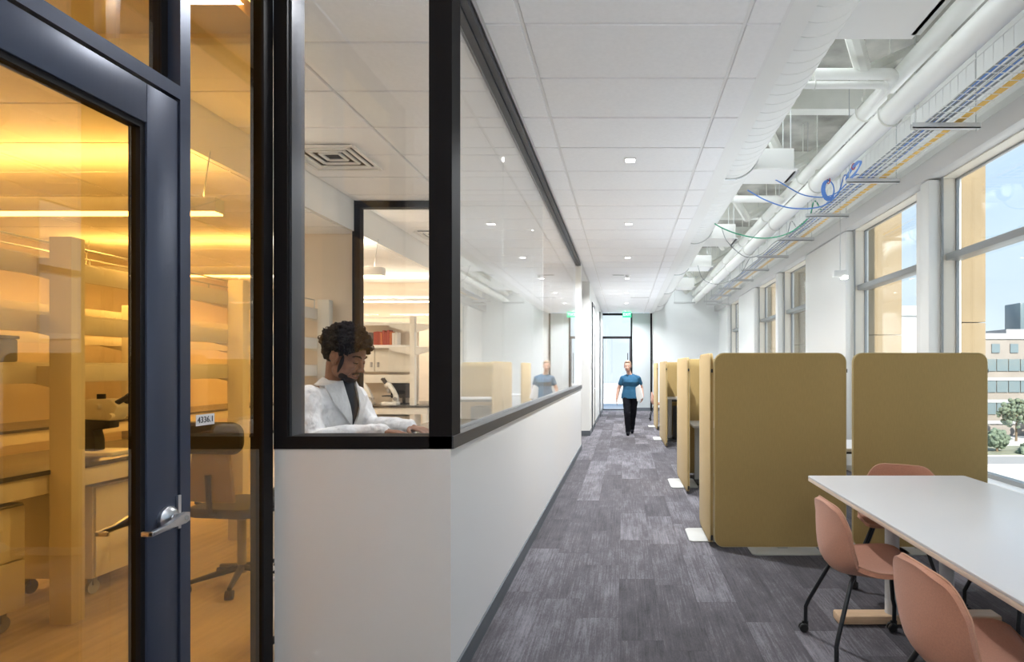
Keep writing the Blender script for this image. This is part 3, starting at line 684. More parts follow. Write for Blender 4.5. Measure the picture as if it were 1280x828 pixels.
# ------------------------------------------------------------------ terracotta chairs (built facing +x)
def chair_shell():
    pr = [(.235,.442),(.225,.462),(.195,.468),(.13,.466),(.05,.460),(-.04,.452),(-.11,.450),(-.155,.456),(-.188,.474),(-.208,.505),(-.218,.55),(-.219,.60),(-.216,.65),(-.212,.70),(-.209,.745),(-.209,.775),(-.212,.793)]
    # resample
    P = [Vector((x, 0, z)) for x, z in pr]; ls = [0]
    for a, b in zip(P, P[1:]): ls.append(ls[-1]+(b-a).length)
    T = ls[-1]; NV = 44; NU = 20; vs = []; edge = []
    def at(s):
        for i in range(len(P)-1):
            if s <= ls[i+1]+1e-9:
                t = (s-ls[i])/(ls[i+1]-ls[i]); return P[i].lerp(P[i+1], t)
        return P[-1]
    for j in range(NV+1):
        q = j/NV; s = T*(.5-.5*math.cos(math.pi*q))*.75 + T*q*.25
        p = at(s); t = (at(min(s+.02, T))-at(max(s-.02, 0))).normalized(); nrm = Vector((t.z, 0, -t.x))  # toward the sitter
        if nrm.z < 0 and s < T*.4: nrm = -nrm
        if nrm.x < 0 and s > T*.6: nrm = -nrm
        f = s/T
        wd = .225 + .018*math.sin(math.pi*min(1, f/.45)) - (.030*math.exp(-((f-.50)/.10)**2)) + .012*math.exp(-((f-.75)/.15)**2)
        for d, r in ((s, .09), (T-s, .13)):
            if d < r: wd = wd - r*.9 + .9*math.sqrt(max(0, r*r-(r-d)**2))
        k = (.030 + .045*math.exp(-((f-.62)/.20)**2)) * min(1, (T-s)/.10)**.7
        for i in range(NU+1):
            u = -1+2*i/NU; uu = math.sin(u*math.pi/2)
            vs.append(p + Vector((0, uu*wd, 0)) + nrm*(k*(abs(uu)**2.2)))
    fs = [(j*(NU+1)+i, j*(NU+1)+i+1, (j+1)*(NU+1)+i+1, (j+1)*(NU+1)+i) for j in range(NV) for i in range(NU)]
    bm = bmesh.new(); bv = [bm.verts.new(v) for v in vs]
    for f in fs: bm.faces.new([bv[i] for i in f])
    bmesh.ops.recalc_face_normals(bm, faces=bm.faces)
    rim = [vs[j*(NU+1)] for j in range(NV+1)] + [vs[NV*(NU+1)+i] for i in range(1, NU+1)] + [vs[j*(NU+1)+NU] for j in range(NV-1, -1, -1)] + [vs[i] for i in range(NU-1, 0, -1)]
    bmesh.ops.solidify(bm, geom=bm.faces[:], thickness=.024)
    me = bpy.data.meshes.new('upholstered_shell'); bm.to_mesh(me); bm.free()
    o = bpy.data.objects.new('tmp', me); COL.objects.link(o)
    bv_ = o.modifiers.new('b', 'BEVEL'); bv_.width = .008; bv_.segments = 3; bv_.limit_method = 'ANGLE'; bv_.angle_limit = R(50)
    dg = bpy.context.evaluated_depsgraph_get(); me2 = bpy.data.meshes.new_from_object(o.evaluated_get(dg)); bpy.data.objects.remove(o)
    for p in me2.polygons: p.use_smooth = True
    me2.materials.clear(); me2.materials.append(M['terra'])
    return me2, rim
shell, rim = chair_shell()
ch = thing('shell_chair', '', 'chair', (0,0,0), 0, 'terracotta shell chairs')
link('upholstered_shell', shell, ch)
pipingme = MB().tube(rim+rim[:1], .0042, 6).mesh('piping', M['terraside'], ang=80)
link('piping', pipingme, ch)
for xq, zq in ((.16, .440), (-.12, .432)): link('cross_bar', MB().tube([(xq,-.12,zq),(xq,.12,zq)], .010, 8).mesh('cross_bar', M['blackmetal']), ch)
for sx_ in (1, -1):
    for sy_ in (1, -1):
        x0 = .16 if sx_ > 0 else -.12
        lg = link('leg', MB().tube([(x0, sy_*.125, .437), (x0+sx_*.025, sy_*.150, .415), (sx_*.235, sy_*.232, .19), (sx_*.25, sy_*.245, .145), (sx_*.25, sy_*.247, .055)], .0115, 10).mesh('leg', M['blackmetal'], ang=70), ch)
        c = (sx_*.25, sy_*.247)
        cs = MB(); cs.lathe([(.02,-.020),(.025,-.016),(.025,-.005),(.018,-.004),(.018,.004),(.025,.005),(.025,.016),(.02,.020)], (c[0]-.012, c[1], .026), (0,1,0), 16)
        cs.box(c[0]-.02, c[0]+.014, c[1]-.006, c[1]+.006, .03, .062)
        link('caster', cs.mesh('caster', M['rubber']), lg)
CH = [((1.27, 3.125), 0, 'terracotta chair on the left side of the white table, fully in view'),
      ((1.26, 2.12), 2, 'terracotta chair nearest the camera, cut by the bottom edge'),
      ((1.88, 4.10), 240, 'terracotta chair behind the far end of the white table'),
      ((2.30, 3.36), 180, 'terracotta chair on the window side of the white table'),
      ((.98, 16.95), 0, 'terracotta chair far down the corridor past the last screen')]
for i, (p, a, lb) in enumerate(CH):
    o = ch if i == 0 else copy_tree(ch)
    o.location = (*p, .001); o.rotation_euler.z = R(a); o['label'] = lb
ft = thing('side_table', 'small white table beside the far terracotta chair', 'table', (1.5, 16.95, 0))
MB().box(1.15, 2.0, 16.4, 17.5, .71, .74).build('table_top', M['tabletop'], ft, bevel=.004)
MB().tube([(1.55, 16.95, .02), (1.55, 16.95, .71)], .04, 14).build('leg_post', M['post'], ft)
MB().lathe([(.28,0.001),(.28,.012),(.04,.02)], (1.55, 16.95, 0), (0,0,1), 24).build('foot', M['plate'], ft)

# ------------------------------------------------------------------ lab furniture
def bench(name, label, x0, x1, y0, y1, posts, double=False, sx=-1):
    """counter x0..x1 (x1 = aisle edge), along y"""
    t = thing(name, label, 'lab bench', ((x0+x1)/2, (y0+y1)/2, 0))
    MB().box(x0, x1, y0, y1, .872, .90).build('counter_top', M['counter'], t, bevel=.003)
    MB().box(x1-.045, x1-.02, y0+.02, y1-.02, .76, .871).build('apron', M['case'], t, bevel=.003)
    MB().box(x0+.02, x0+.045, y0+.02, y1-.02, .76, .871).build('apron', M['case'], t, bevel=.003)
    for yv in (y0+.03, y1-.10):
        MB().box(x0+.02, x1-.02, yv, yv+.04, .76, .871).build('apron', M['case'], t, bevel=.003)
        MB().box(x0+.03, x0+.10, yv, yv+.07, 0, .76).build('leg', M['case'], t, bevel=.004)
        MB().box(x1-.10, x1-.03, yv, yv+.07, 0, .76).build('leg', M['case'], t, bevel=.004)
    return t
def shelf_post(t, x, y, z1, arms, sides=(-1,), wd=.13, dp=.09):
    MB().box(x-wd/2, x+wd/2, y-dp/2, y+dp/2, .0, z1).build('upright_post', M['case'], t, bevel=.004)
    for z in arms:
        for s in sides:
            q = [(x+s*wd/2, z-.13), (x+s*(wd/2+.33), z-.05), (x+s*(wd/2+.33), z), (x+s*wd/2, z)]
            MB().prism(q, 'xz', y-.02, y+.02).build('shelf_bracket', M['case'], t)
b1 = bench('lab_bench', 'long almond lab bench seen through the amber door', -4.15, -3.32, 1.7, 6.75, [])
for yv in (3.50, 5.2, 6.70, 1.80):
    shelf_post(b1, -3.265 if yv == 3.50 else -3.36, yv, 2.25, (1.50, 1.80, 2.13), dp=.09)
for z in (1.50, 1.80, 2.13):
    MB().box(-3.80, -3.44, 1.75, 6.72, z, z+.022).build('shelf_board', M['case'], b1, bevel=.003)
    MB().box(-3.44, -3.425, 1.75, 6.72, z-.10, z+.006).build('shelf_lip', M['case'], b1, bevel=.003)
for x in (-3.48, -3.76):
    r_ = MB().tube([(x, 1.8, 2.25), (x, 6.7, 2.25)], .006, 6)
    for yv in (1.8, 3.0, 4.2, 5.4, 6.7): r_.tube([(x, yv, 2.15), (x, yv, 2.25)], .006, 6)
    r_.build('guard_rail', M['galv'], b1)
def pedestal(label, x0, x1, y0, y1):
    t = thing('mobile_pedestal', label, 'cabinet', ((x0+x1)/2, (y0+y1)/2, 0), group='almond mobile pedestals under the lab bench')
    MB().box(x0, x1, y0, y1, .12, .72).build('cabinet_body', M['case'], t, bevel=.004)
    for z0, z1 in ((.13, .40), (.41, .71)):
        dd = MB().box(x1+.001, x1+.018, y0+.01, y1-.01, z0, z1).build('drawer', M['case'], t, bevel=.003)
        MB().box(x1+.02, x1+.035, (y0+y1)/2-.06, (y0+y1)/2+.06, z1-.04, z1-.03).build('pull', M['chrome'], dd)
    for x in (x0+.06, x1-.06):
        for y in (y0+.07, y1-.07):
            c_ = MB().lathe([(.025,-.012),(.045,-.010),(.045,.010),(.025,.012)], (x, y, .046), (1,0,0), 16)
            c_.box(x-.02, x+.02, y-.015, y+.015, .06, .12)
            c_.build('caster', M['microgrey'], t)
pedestal('almond mobile pedestal left of the bench post, seen through the amber door', -3.95, -3.44, 2.80, 3.42)
pedestal('almond mobile pedestal right of the bench post, seen through the amber door', -3.98, -3.45, 3.87, 4.60)
# benches further in
b2 = bench('lab_bench', 'double sided lab bench with the two microscopes behind the inner glass', -4.20, -3.06, 9.3, 10.6, [])
shelf_post(b2, -3.33, 9.40, 2.30, (1.82, 2.18), sides=(-1, 1), wd=.08)
shelf_post(b2, -4.62, 9.40, 2.30, (1.82, 2.18), sides=(-1,), wd=.08)
for z in (1.82, 2.18):
    MB().box(-4.57, -3.38, 9.42, 9.80, z, z+.022).build('shelf_board', M['white2'], b2, bevel=.003)
    MB().box(-4.57, -3.38, 9.405, 9.42, z-.02, z+.03).build('shelf_lip', M['white2'], b2)
MB().box(-4.57, -3.38, 9.80, 9.82, .9, 2.2).build('back_panel', M['labwall'], b2)
MB().tube([(-4.57, 9.44, 2.28), (-3.38, 9.44, 2.28)], .006, 6).build('guard_rail', M['galv'], b2)
MB().box(-4.4, -3.38, 9.5, 9.6, 1.25, 1.38).build('service_raceway', M['case'], b2, bevel=.004)
wc = thing('wall_cabinet', 'white wall cabinet with two doors behind the books shelf', 'cabinet', (-4.2, 9.7, 1.42))
MB().box(-4.56, -3.42, 9.56, 9.79, 1.42, 1.80).build('cabinet_body', M['case'], wc, bevel=.003)
for x0, x1 in ((-4.55, -4.0), (-3.98, -3.43)):
    dd = MB().box(x0, x1, 9.54, 9.558, 1.43, 1.79).build('door', M['case'], wc, bevel=.003)
    MB().box(x1-.06 if x0 < -4.3 else x0+.03, x1-.03 if x0 < -4.3 else x0+.06, 9.52, 9.54, 1.50, 1.58).build('handle', M['microgrey'], dd)
x = -4.06
for k in range(12):
    wd = .03+.012*random.random(); hh = .20+.05*random.random(); mt = M[['bookred','bookora','bookred','bookred'][k % 4]] if 2 <= k < 10 else M['bookwhite' if k > 9 else 'bookdark']
    bk = MB().box(x, x+wd-.002, 9.47, 9.62, 1.843, 1.843+hh).build('book', mt, bevel=.002)
    od = ['first','second','third','fourth','fifth','sixth','seventh','eighth']
    cn = od[k]+' dark' if k < 2 else (od[k-2]+(' orange' if k % 4 == 1 else ' red') if k < 10 else od[k-10]+' white'); gn = 'dark' if k < 2 else ('red and orange' if k < 10 else 'white')
    tag(bk, '%s book from the left among the %s books above the microscopes' % (cn, gn), 'book', 'books on the lab shelf'); x += wd+.003
b3 = bench('lab_bench', 'far lab bench along the left wall behind the amber glass', -6.6, -5.75, -.5, 10.2, [])
for yv in (3.2, 5.2, 7.3, 9.4):
    shelf_post(b3, -6.05, yv, 2.25, (1.50, 1.82, 2.13), dp=.08)
for z in (1.50, 1.82, 2.13):
    MB().box(-6.5, -6.13, 1.0, 10.0, z, z+.022).build('shelf_board', M['case'], b3, bevel=.003)
    MB().box(-6.13, -6.115, 1.0, 10.0, z-.07, z+.03).build('shelf_lip', M['case'], b3, bevel=.003)
# boxes and binders on the first bench shelf
for i, (y0, y1, hh, mt, lb) in enumerate(((2.55, 2.62, .30, 'boxgrey', 'grey binder leaning on the bench shelf'), (2.64, 2.70, .30, 'bookora', 'orange binder on the bench shelf'), (2.95, 3.18, .13, 'boxgrey', 'left grey storage box on the bench shelf'), (3.20, 3.42, .13, 'boxgrey', 'right grey storage box on the bench shelf'))):
    t = thing('storage_box' if hh < .2 else 'binder', lb, 'box' if hh < .2 else 'binder', (-3.62, (y0+y1)/2, 1.523))
    MB().box(-3.76, -3.47, y0, y1, 1.523, 1.523+hh).build('body', M[mt], t, bevel=.01)
    if hh < .2: MB().box(-3.765, -3.465, y0-.004, y1+.004, 1.523+hh, 1.523+hh+.02).build('lid', M[mt], t, bevel=.004)
    else: MB().box(-3.469, -3.466, y0+.01, y1-.01, 1.60, 1.72).build('spine_label', M['label'], t)
# stereo microscope on the bench right of the post
sm = thing('stereo_microscope', 'white stereo microscope on the bench behind the amber door', 'microscope', (-3.55, 4.1, .90)); sm.scale = (.82, .82, .82)
MB().prism(rrect(-3.78, -3.40, 3.95, 4.25, .03), 'xy', .90, .93).build('base_plate', M['micro'], sm, bevel=.004)
MB().prism([(-3.72, .93), (-3.60, .93), (-3.60, 1.02), (-3.62, 1.10), (-3.48, 1.12), (-3.48, 1.20), (-3.74, 1.19)], 'xz', 4.04, 4.14).build('arm', M['labdark'], sm, bevel=.01)
MB().prism([(-3.68, 1.19), (-3.46, 1.18), (-3.40, 1.30), (-3.46, 1.36), (-3.68, 1.36)], 'xz', 4.02, 4.18).build('head', M['micro'], sm, bevel=.02)
for yv in (4.06, 4.14):
    MB().tube([(-3.45, yv, 1.32), (-3.36, yv, 1.37), (-3.33, yv, 1.39)], [.022, .020, .024], 12).build('eyepiece', M['labdark'], sm)
MB().lathe([(.03,0),(.03,.04)], (-3.60, 4.10, 1.36), (0,0,1), 14).build('camera_port', M['labdark'], sm)
MB().lathe([(.026,0),(.022,.03)], (-3.44, 4.02, 1.22), (0,-1,0), 14).build('focus_knob', M['micro'], sm)
MB().lathe([(.026,0),(.022,.03)], (-3.55, 4.02, 1.30), (0,-1,0), 14).build('focus_knob', M['micro'], sm)
# compound microscopes on the inner bench
def microscope(label, x, y, z):
    t = thing('compound_microscope', label, 'microscope', (x, y, z), group='compound microscopes on the inner bench')
    MB().box(x-.13, x+.12, y-.09, y+.09, z, z+.05).build('base', M['micro'], t, bevel=.012)
    MB().prism([(x+.03, z+.05), (x+.12, z+.05), (x+.115, z+.14), (x+.07, z+.24), (x+.0, z+.34), (x-.07, z+.33), (x-.01, z+.25), (x+.045, z+.16)], 'xz', y-.035, y+.035).build('arm', M['micro'], t, bevel=.012)
    MB().box(x-.11, x+.05, y-.08, y+.08, z+.135, z+.155).build('stage', M['labdark'], t)
    MB().lathe([(.012,0),(.03,.05),(.034,.07)], (x-.045, y, z+.19), (0,0,1), 12).build('nosepiece', M['chrome'], t)
    MB().ell((x-.05, y, z+.32), (.06,.05,.045)).build('head', M['micro'], t)
    for s in (-1, 1): MB().tube([(x-.07, y+s*.032, z+.34), (x-.115, y+s*.034, z+.40), (x-.13, y+s*.034, z+.42)], [.019,.019,.024], 10).build('eyepiece', M['labdark'], t)
    MB().lathe([(.03,-.055),(.03,.055)], (x+.085, y, z+.10), (0,1,0), 14).build('focus_knob', M['microgrey'], t)
microscope('left compound microscope, partly behind the man', -4.10, 9.20+.25, .90)
microscope('right compound microscope beside the white post', -3.70, 9.20+.25, .90)
mn = thing('monitor', 'dark monitor on the inner bench right of the microscopes', 'monitor', (-3.60, 9.70, .9))
MB().box(-3.80, -3.40, 9.70, 9.73, 1.0, 1.24).build('screen', M['screen'], mn, bevel=.006)
MB().box(-3.62, -3.58, 9.73, 9.76, .92, 1.1).build('stand', M['screen'], mn); MB().box(-3.70, -3.50, 9.66, 9.79, .901, .92).build('base', M['screen'], mn)
pedestal('almond mobile pedestal under the inner bench with the microscopes', -4.2, -3.5, 9.5, 10.2)
# linear pendants
for i, (yv, nm) in enumerate(((4.28, 'nearest linear pendant lamp in the lab, glowing along its lower edge'), (7.2, 'second linear pendant lamp in the lab, level with the inner glass frame'), (10.0, 'third linear pendant lamp at the back of the lab'), (1.3, 'linear pendant lamp in the lab beside the door'))):
    x0, x1 = -6.6, -2.9
    if yv < 2: x0, x1 = -6.6, -3.3
    t = thing('linear_pendant', nm, 'pendant lamp', ((x0+x1)/2, yv, 2.58), group='linear pendants in the lab')
    MB().box(x0, x1, yv-.05, yv+.05, 2.60, 2.70).build('housing', M['white2'], t, bevel=.004)
    MB().box(x0+.01, x1-.01, yv-.046, yv+.046, 2.588, 2.5995).build('lens', M['warmlamp'], t)
    for x in (x0+.1, x1-.12):
        MB().tube([(x, yv, 2.70), (x+.02, yv, 2.85), (x+.05, yv, 3.04)], .004, 6).build('hanger_wire', M['galv'], t)
    area('pendant_downlight', ((x0+x1)/2, yv, 2.575), (3.6, .08), 19, (1,.87,.68))
    area('pendant_uplight', ((x0+x1)/2, yv, 2.72), (3.6, .08), 13, (1,.86,.66), rot=(math.pi, 0, 0))
# ceiling diffusers
for yv, sz, t_ in ((5.3, .60, 'square air diffuser in the lab ceiling above the man'), (8.4, .45, 'smaller air diffuser in the ceiling behind the inner glass')):
    x0 = -2.88
    v = thing('air_diffuser', t_, 'air diffuser', (x0+sz/2, yv, CZ-.01))
    for k in range(4):
        a = sz/2*(1-.24*k); c = (x0+sz/2, yv); q = MB(); zz = CZ-.042+.006*k
        for s in (-1, 1):
            q.box(c[0]-a, c[0]+a, c[1]+s*a-.015, c[1]+s*a+.015, zz, zz+.014).box(c[0]+s*a-.015, c[0]+s*a+.015, c[1]-a, c[1]+a, zz, zz+.014)
        q.build('diffuser_vane', M['white2'], v)
    B(x0+.03, x0+sz-.03, yv-sz/2+.03, yv+sz/2-.03, CZ-.012, CZ-.008).build('dark_throat', M['labdark'], v)
# office chair behind the sidelight
def office_chair(label, x, y, rz, back='meshback', lowback=False):
    t = thing('office_chair', label, 'chair', (x, y, 0), rz)
    def bl(m, n, mt, **k): return link(n, m.mesh(n, M[mt], **k), t)
    bl(MB().prism(rrect(-.24, .24, -.23, .23, .09), 'xy', .50, .57), 'seat', 'labdark', bevel=.02)
    bl(MB().prism([(-.17,.62),(.17,.62),(.13,.95),(-.13,.95)], 'xz', -.27, -.24), 'backrest', back, bevel=.01)
    bl(MB().prism(rrect(-.23, .23, .93, 1.14, .08), 'xz', -.285, -.235), 'headrest', 'labdark', bevel=.02)
    bl(MB().tube([(0,-.10,.50),(0,-.27,.55),(0,-.285,.80)], .018, 8), 'back_bracket', 'blackmetal')
    for s in (-1, 1): bl(MB().tube([(s*.2,-.05,.52),(s*.30,-.05,.56),(s*.30,-.02,.72),(s*.30,.15,.73)], .016, 8), 'armrest', 'blackmetal')
    bl(MB().tube([(0,0,.08),(0,0,.5)], .028, 12), 'gas_column', 'microgrey')
    for k in range(5):
        a = R(72*k+10); e_ = (.31*math.cos(a), .31*math.sin(a))
        lg = bl(MB().tube([(0,0,.12),(*e_,.07)], [.025,.014], 8), 'leg', 'blackmetal')
        link('caster', MB().lathe([(.03,-.022),(.03,.022)], (*e_, .032), (math.sin(a), -math.cos(a), 0), 14).mesh('caster', M['rubber']), lg)
    return t
office_chair('dark office chair with tan mesh back behind the amber sidelight', -2.64, 4.12, R(-8))
office_chair('black office chair far left beyond the lab bench', -4.75, 3.0, R(80))
office_chair('second black office chair beyond the lab bench', -4.75, 4.0, R(100))
# bench and stool of the man
mbn = thing('work_bench', 'dark topped work bench in front of the man in the white coat', 'lab bench', (-1.12, 3.6, 0))
MB().box(-1.36, -.94, 2.90, 4.4, 1.085, 1.115).build('counter_top', M['counter'], mbn, bevel=.003)
MB().box(-1.33, -.95, 2.93, 4.37, .98, 1.084).build('apron', M['case'], mbn, bevel=.003)
for x in (-1.32, -1.01):
    for y in (2.94, 4.29): MB().box(x, x+.06, y, y+.06, 0, .98).build('leg', M['case'], mbn, bevel=.003)
st = thing('lab_stool', 'tall black lab stool under the man in the white coat', 'stool', (-1.70, 3.26, 0))
MB().lathe([(.17,.80),(.19,.815),(.19,.85),(.17,.865)], (-1.70, 3.26, 0), (0,0,1), 24).build('seat', M['labdark'], st)
MB().tube([(-1.70, 3.26, .1), (-1.70, 3.26, .80)], .03, 12).build('gas_column', M['blackmetal'], st)
MB().ring((-1.70, 3.26, .40), (0,0,1), .21, .011, 24, 8).tube([(-1.91,3.26,.40),(-1.49,3.26,.40)], .009, 6).build('foot_ring', M['chrome'], st)
for k in range(5):
    a = R(72*k); e_ = (-1.70+.28*math.cos(a), 3.26+.28*math.sin(a))
    MB().tube([(-1.70,3.26,.12),(*e_,.02)], [.025,.018], 8).build('leg', M['blackmetal'], st)

# ------------------------------------------------------------------ people
def remesh(m, name, mt, voxel, smooth=4, parent=None, disp=0, dscale=.12):
    """weld overlapping closed shapes into one continuous skin"""
    me = bpy.data.meshes.new(name); me.from_pydata(m.v, [], m.f)
    bm = bmesh.new(); bm.from_mesh(me); bmesh.ops.recalc_face_normals(bm, faces=bm.faces); bm.to_mesh(me); bm.free()
    o = bpy.data.objects.new('tmp', me); COL.objects.link(o)
    r = o.modifiers.new('r', 'REMESH'); r.mode = 'VOXEL'; r.voxel_size = voxel
    if smooth:
        s = o.modifiers.new('s', 'SMOOTH'); s.factor = .5; s.iterations = smooth
    if disp:
        tx = bpy.data.textures.new('folds', 'CLOUDS'); tx.noise_scale = dscale; tx.noise_depth = 2
        d = o.modifiers.new('d', 'DISPLACE'); d.texture = tx; d.strength = disp; d.mid_level = .5; d.texture_coords = 'GLOBAL'
    dg = bpy.context.evaluated_depsgraph_get(); me2 = bpy.data.meshes.new_from_object(o.evaluated_get(dg)); bpy.data.objects.remove(o)
    for p in me2.polygons: p.use_smooth = True
    me2.materials.clear(); me2.materials.append(mt)
    return link(name, me2, parent)
def head_parts(m, MX, ear=True, fem=False):
    """face toward +x, origin between the ears"""
    def E(c, r): m.ell(MX @ Vector(c), r, MX.to_3x3().normalized(), 16, 12)
    k = .93 if fem else 1
    E((-.012,0,.045), (.098,.076,.090)); E((.030,0,.030), (.066,.066,.075)); E((.036,0,-.030), (.056,.058*k,.080))
    E((.060,0,-.088), (.032,.034*k,.026)); 
    for s in (-1, 1):
        E((.022,s*.046*k,-.068), (.042,.018,.034)); E((.062,s*.038,-.022), (.030,.022,.022)); E((.045,s*.040,-.055), (.034,.022,.030))
        E((.074,s*.031,.006), (.013,.018,.011))
        if ear:
            E((-.004,s*.081,-.004), (.020,.0085,.033)); E((.003,s*.080,-.034), (.010,.009,.012))
            ar = [Vector((-.004+.021*math.cos(q), s*.087, .000+.032*math.sin(q))) for q in (-.9, -.3, .3, .9, 1.5, 2.1, 2.7, 3.3, 3.9)]
            for a_, b_ in zip(ar, ar[1:]): m.cap(MX @ a_, MX @ b_, .0052, .0052, 8)
    E((.078,0,.028), (.018,.052,.013))
    m.cap(MX @ Vector((.086,0,.014)), MX @ Vector((.106,0,-.030)), .0085, .012); E((.110,0,-.034), (.014,.014,.011))
    for s in (-1, 1): E((.099,s*.013,-.038), (.012,.010,.009))
    E((.087,0,-.064), (.012,.026,.0085)); E((.085,0,-.078), (.012,.022,.009)); E((.080,0,-.070), (.010,.03,.014))

# --- seated man in a white coat
from mathutils.bvhtree import BVHTree
HM = Matrix.Translation((-1.490, 3.19, 1.548)) @ Matrix.Rotation(R(-9), 4, 'Z') @ Matrix.Rotation(R(21), 4, 'Y') @ Matrix.Scale(1.05, 4)
body = MB(); head_parts(body, HM)
neck0 = HM @ Vector((-.030,0,-.045)); neck1 = Vector((-1.560, 3.235, 1.390))
body.cap(neck0, neck1, .058, .062)
fwd = Vector((.97, -.24, 0)); lft = Vector((.24, .97, 0)); RZ = Matrix.Rotation(math.atan2(fwd.y, fwd.x), 3, 'Z'); UP = Vector((0,0,1))
SPN = [((-1.685,3.270,.80),.17,.20), ((-1.675,3.270,.95),.16,.195), ((-1.65,3.262,1.08),.152,.20), ((-1.618,3.252,1.20),.150,.212), ((-1.592,3.247,1.30),.135,.212), ((-1.575,3.243,1.355),.105,.170), ((-1.565,3.238,1.40),.082,.105), ((-1.560,3.235,1.425),.070,.078)]
PEL = Vector((-1.685, 3.27, .93)); CHS = Vector((-1.61, 3.25, 1.22))
body.loft([(c, a-.018, b-.018) for c, a, b in SPN], RZ)
cc = Vector((-1.582, 3.245, 1.335)); SHR = cc-lft*.178; SHL = cc+lft*.150
body.cap(SHR, SHL, .060, .060)
ELR = Vector((-1.570, 2.985, 1.115)); WRR = Vector((-1.225, 3.00, 1.168)); ELL = Vector((-1.46, 3.42, 1.15)); WRL = Vector((-1.17, 3.24, 1.165))
for a, b, c in ((SHR, ELR, WRR), (SHL, ELL, WRL)):
    body.cap(a, b, .052, .042); body.cap(b, c, .042, .028)
def hand(m, wr, d, up, side, s=1.0, curl=.35):
    """wrist point, finger direction, back-of-hand normal, thumb side"""
    d = Vector(d).normalized(); up = Vector(up).normalized(); side = Vector(side).normalized()
    m.cap(wr, wr+d*.03*s, .024*s, .022*s)
    for k, off in enumerate((-.030, -.010, .010, .030)):
        kn = wr + d*(.085 if k in (1, 2) else .078)*s + side*(-off)*s
        m.cap(wr+d*.03*s+side*(-off*.6)*s, kn, .014*s, .0105*s)
        ln = (.070, .082, .078, .060)[k]*s
        p1 = kn + (d-up*curl*.5).normalized()*ln*.5; p2 = p1 + (d-up*curl*1.6).normalized()*ln*.5
        m.cap(kn, p1, .0095*s, .0085*s, 8); m.cap(p1, p2, .0085*s, .007*s, 8)
    t0 = wr+d*.025*s+side*.022*s; t1 = t0+(d*.6+side*.8-up*.2).normalized()*.045*s; t2 = t1+(d*.9+side*.3-up*.3).normalized()*.032*s
    m.cap(t0, t1, .014*s, .011*s, 8); m.cap(t1, t2, .0105*s, .008*s, 8)
hand(body, WRR, (1,.05,-.06), (0,-.15,1), (0,1,0)); hand(body, WRL, (.9,-.4,-.06), (0,0,1), (-.4,-.9,0))
HPR = PEL+lft*-.09; HPL = PEL+lft*.09
KNR = HPR+fwd*.40+Vector((0,0,-.02)); KNL = HPL+fwd*.40+Vector((0,0,-.02)); FTR = KNR+fwd*-.06+Vector((0,0,-.43)); FTL = KNL+fwd*-.06+Vector((0,0,-.43))
for a, b, c in ((HPR, KNR, FTR), (HPL, KNL, FTL)):
    body.cap(a, b, .085, .058); body.cap(b, c, .055, .038); body.cap(c, c+fwd*.15, .038, .030)
man = remesh(body, 'person', M['skin1'], .0045, 3)
tag(man, 'seated man in a white lab coat with curly dark hair, looking down', 'person')
# lab coat
cm = MB(); cm.loft(SPN, RZ)
cm.cap(SHR+Vector((0,0,-.012)), SHL+Vector((0,0,-.012)), .074, .074)
for a, b, c in ((SHR, ELR, WRR), (SHL, ELL, WRL)):
    m1 = a.lerp(b, .5)+Vector((-.008,0,0)); m2 = b.lerp(c, .5)+Vector((0,0,.004))
    cm.cap(a+Vector((0,0,-.01)), m1, .076, .070); cm.cap(m1, b, .070, .064); cm.cap(b, m2, .064, .056); cm.cap(m2, c, .056, .045)
    for q in (.25, .5, .75):   # bunched cloth rings at the elbow
        p = a.lerp(b, .55+.4*q); cm.ell(p, (.072,.072,.022), Euler((.3, .35, 0)))
        p = b.lerp(c, q*.8); cm.ell(p, (.024,.066-.012*q,.066-.012*q), Euler((0, .25, .2*(q-.5))))
for a, b in ((HPR, KNR), (HPL, KNL)): cm.cap(a, b, .10, .085)
coat = remesh(cm, 'lab_coat', M['coat'], .006, 5, man, disp=.020, dscale=.06)
bvh = BVHTree.FromPolygons([v.co for v in coat.data.vertices], [tuple(p.vertices) for p in coat.data.polygons])
def on_coat(p, off, d=None):
    d = (d or fwd).normalized(); h_ = bvh.ray_cast(Vector(p)+d*.4, -d)
    return (h_[0] if h_[0] else Vector(p)) + d*off
VB = CHS + Vector((0,0,-.04))
def edges(s):
    L = lft*s; F = fwd; d2 = (fwd+UP*.9)
    inn = [neck1-F*.070+UP*.050, neck1-F*.035+L*.064+UP*.046, neck1+F*.025+L*.070+UP*.022]
    out_ = [neck1-F*.112+UP*.004, neck1-F*.045+L*.118+UP*.006, neck1+F*.045+L*.122+UP*.005]
    out_[2] = on_coat(out_[2]-F*.02, .010, UP+F*.4)
    for t in (.25, .5, .75, 1.0):
        q = (neck1+L*.062).lerp(VB+L*.010, t); inn.append(on_coat(q, .017, d2 if t < .4 else F))
        w_ = (.075, .092, .050, .004)[int(t*4)-1]
        out_.append(on_coat(q+L*w_+UP*(.02 if t < .6 else .03*(1-t)), .014, d2 if t < .4 else F))
    return inn, out_
for s in (-1, 1):
    inn, out_ = edges(s); n = len(inn); th = [((p-CHS).normalized()+fwd*.5+UP*.4).normalized()*.007 for p in inn]
    vs = inn + out_ + [p+t for p, t in zip(inn, th)] + [p+t for p, t in zip(out_, th)]; fs = []
    for k in range(n-1):
        fs += [(k, k+1, n+k+1, n+k), (2*n+k, 3*n+k, 3*n+k+1, 2*n+k+1), (k, 2*n+k, 2*n+k+1, k+1), (n+k, n+k+1, 3*n+k+1, 3*n+k)]
    fs += [(0, n, 3*n, 2*n), (n-1, 3*n-1, 4*n-1, 2*n-1)]
    MB().add(vs, fs).build('lapel', M['coat'], man, ang=30)
iR, _ = edges(-1); iL, _ = edges(1); rowsv = []
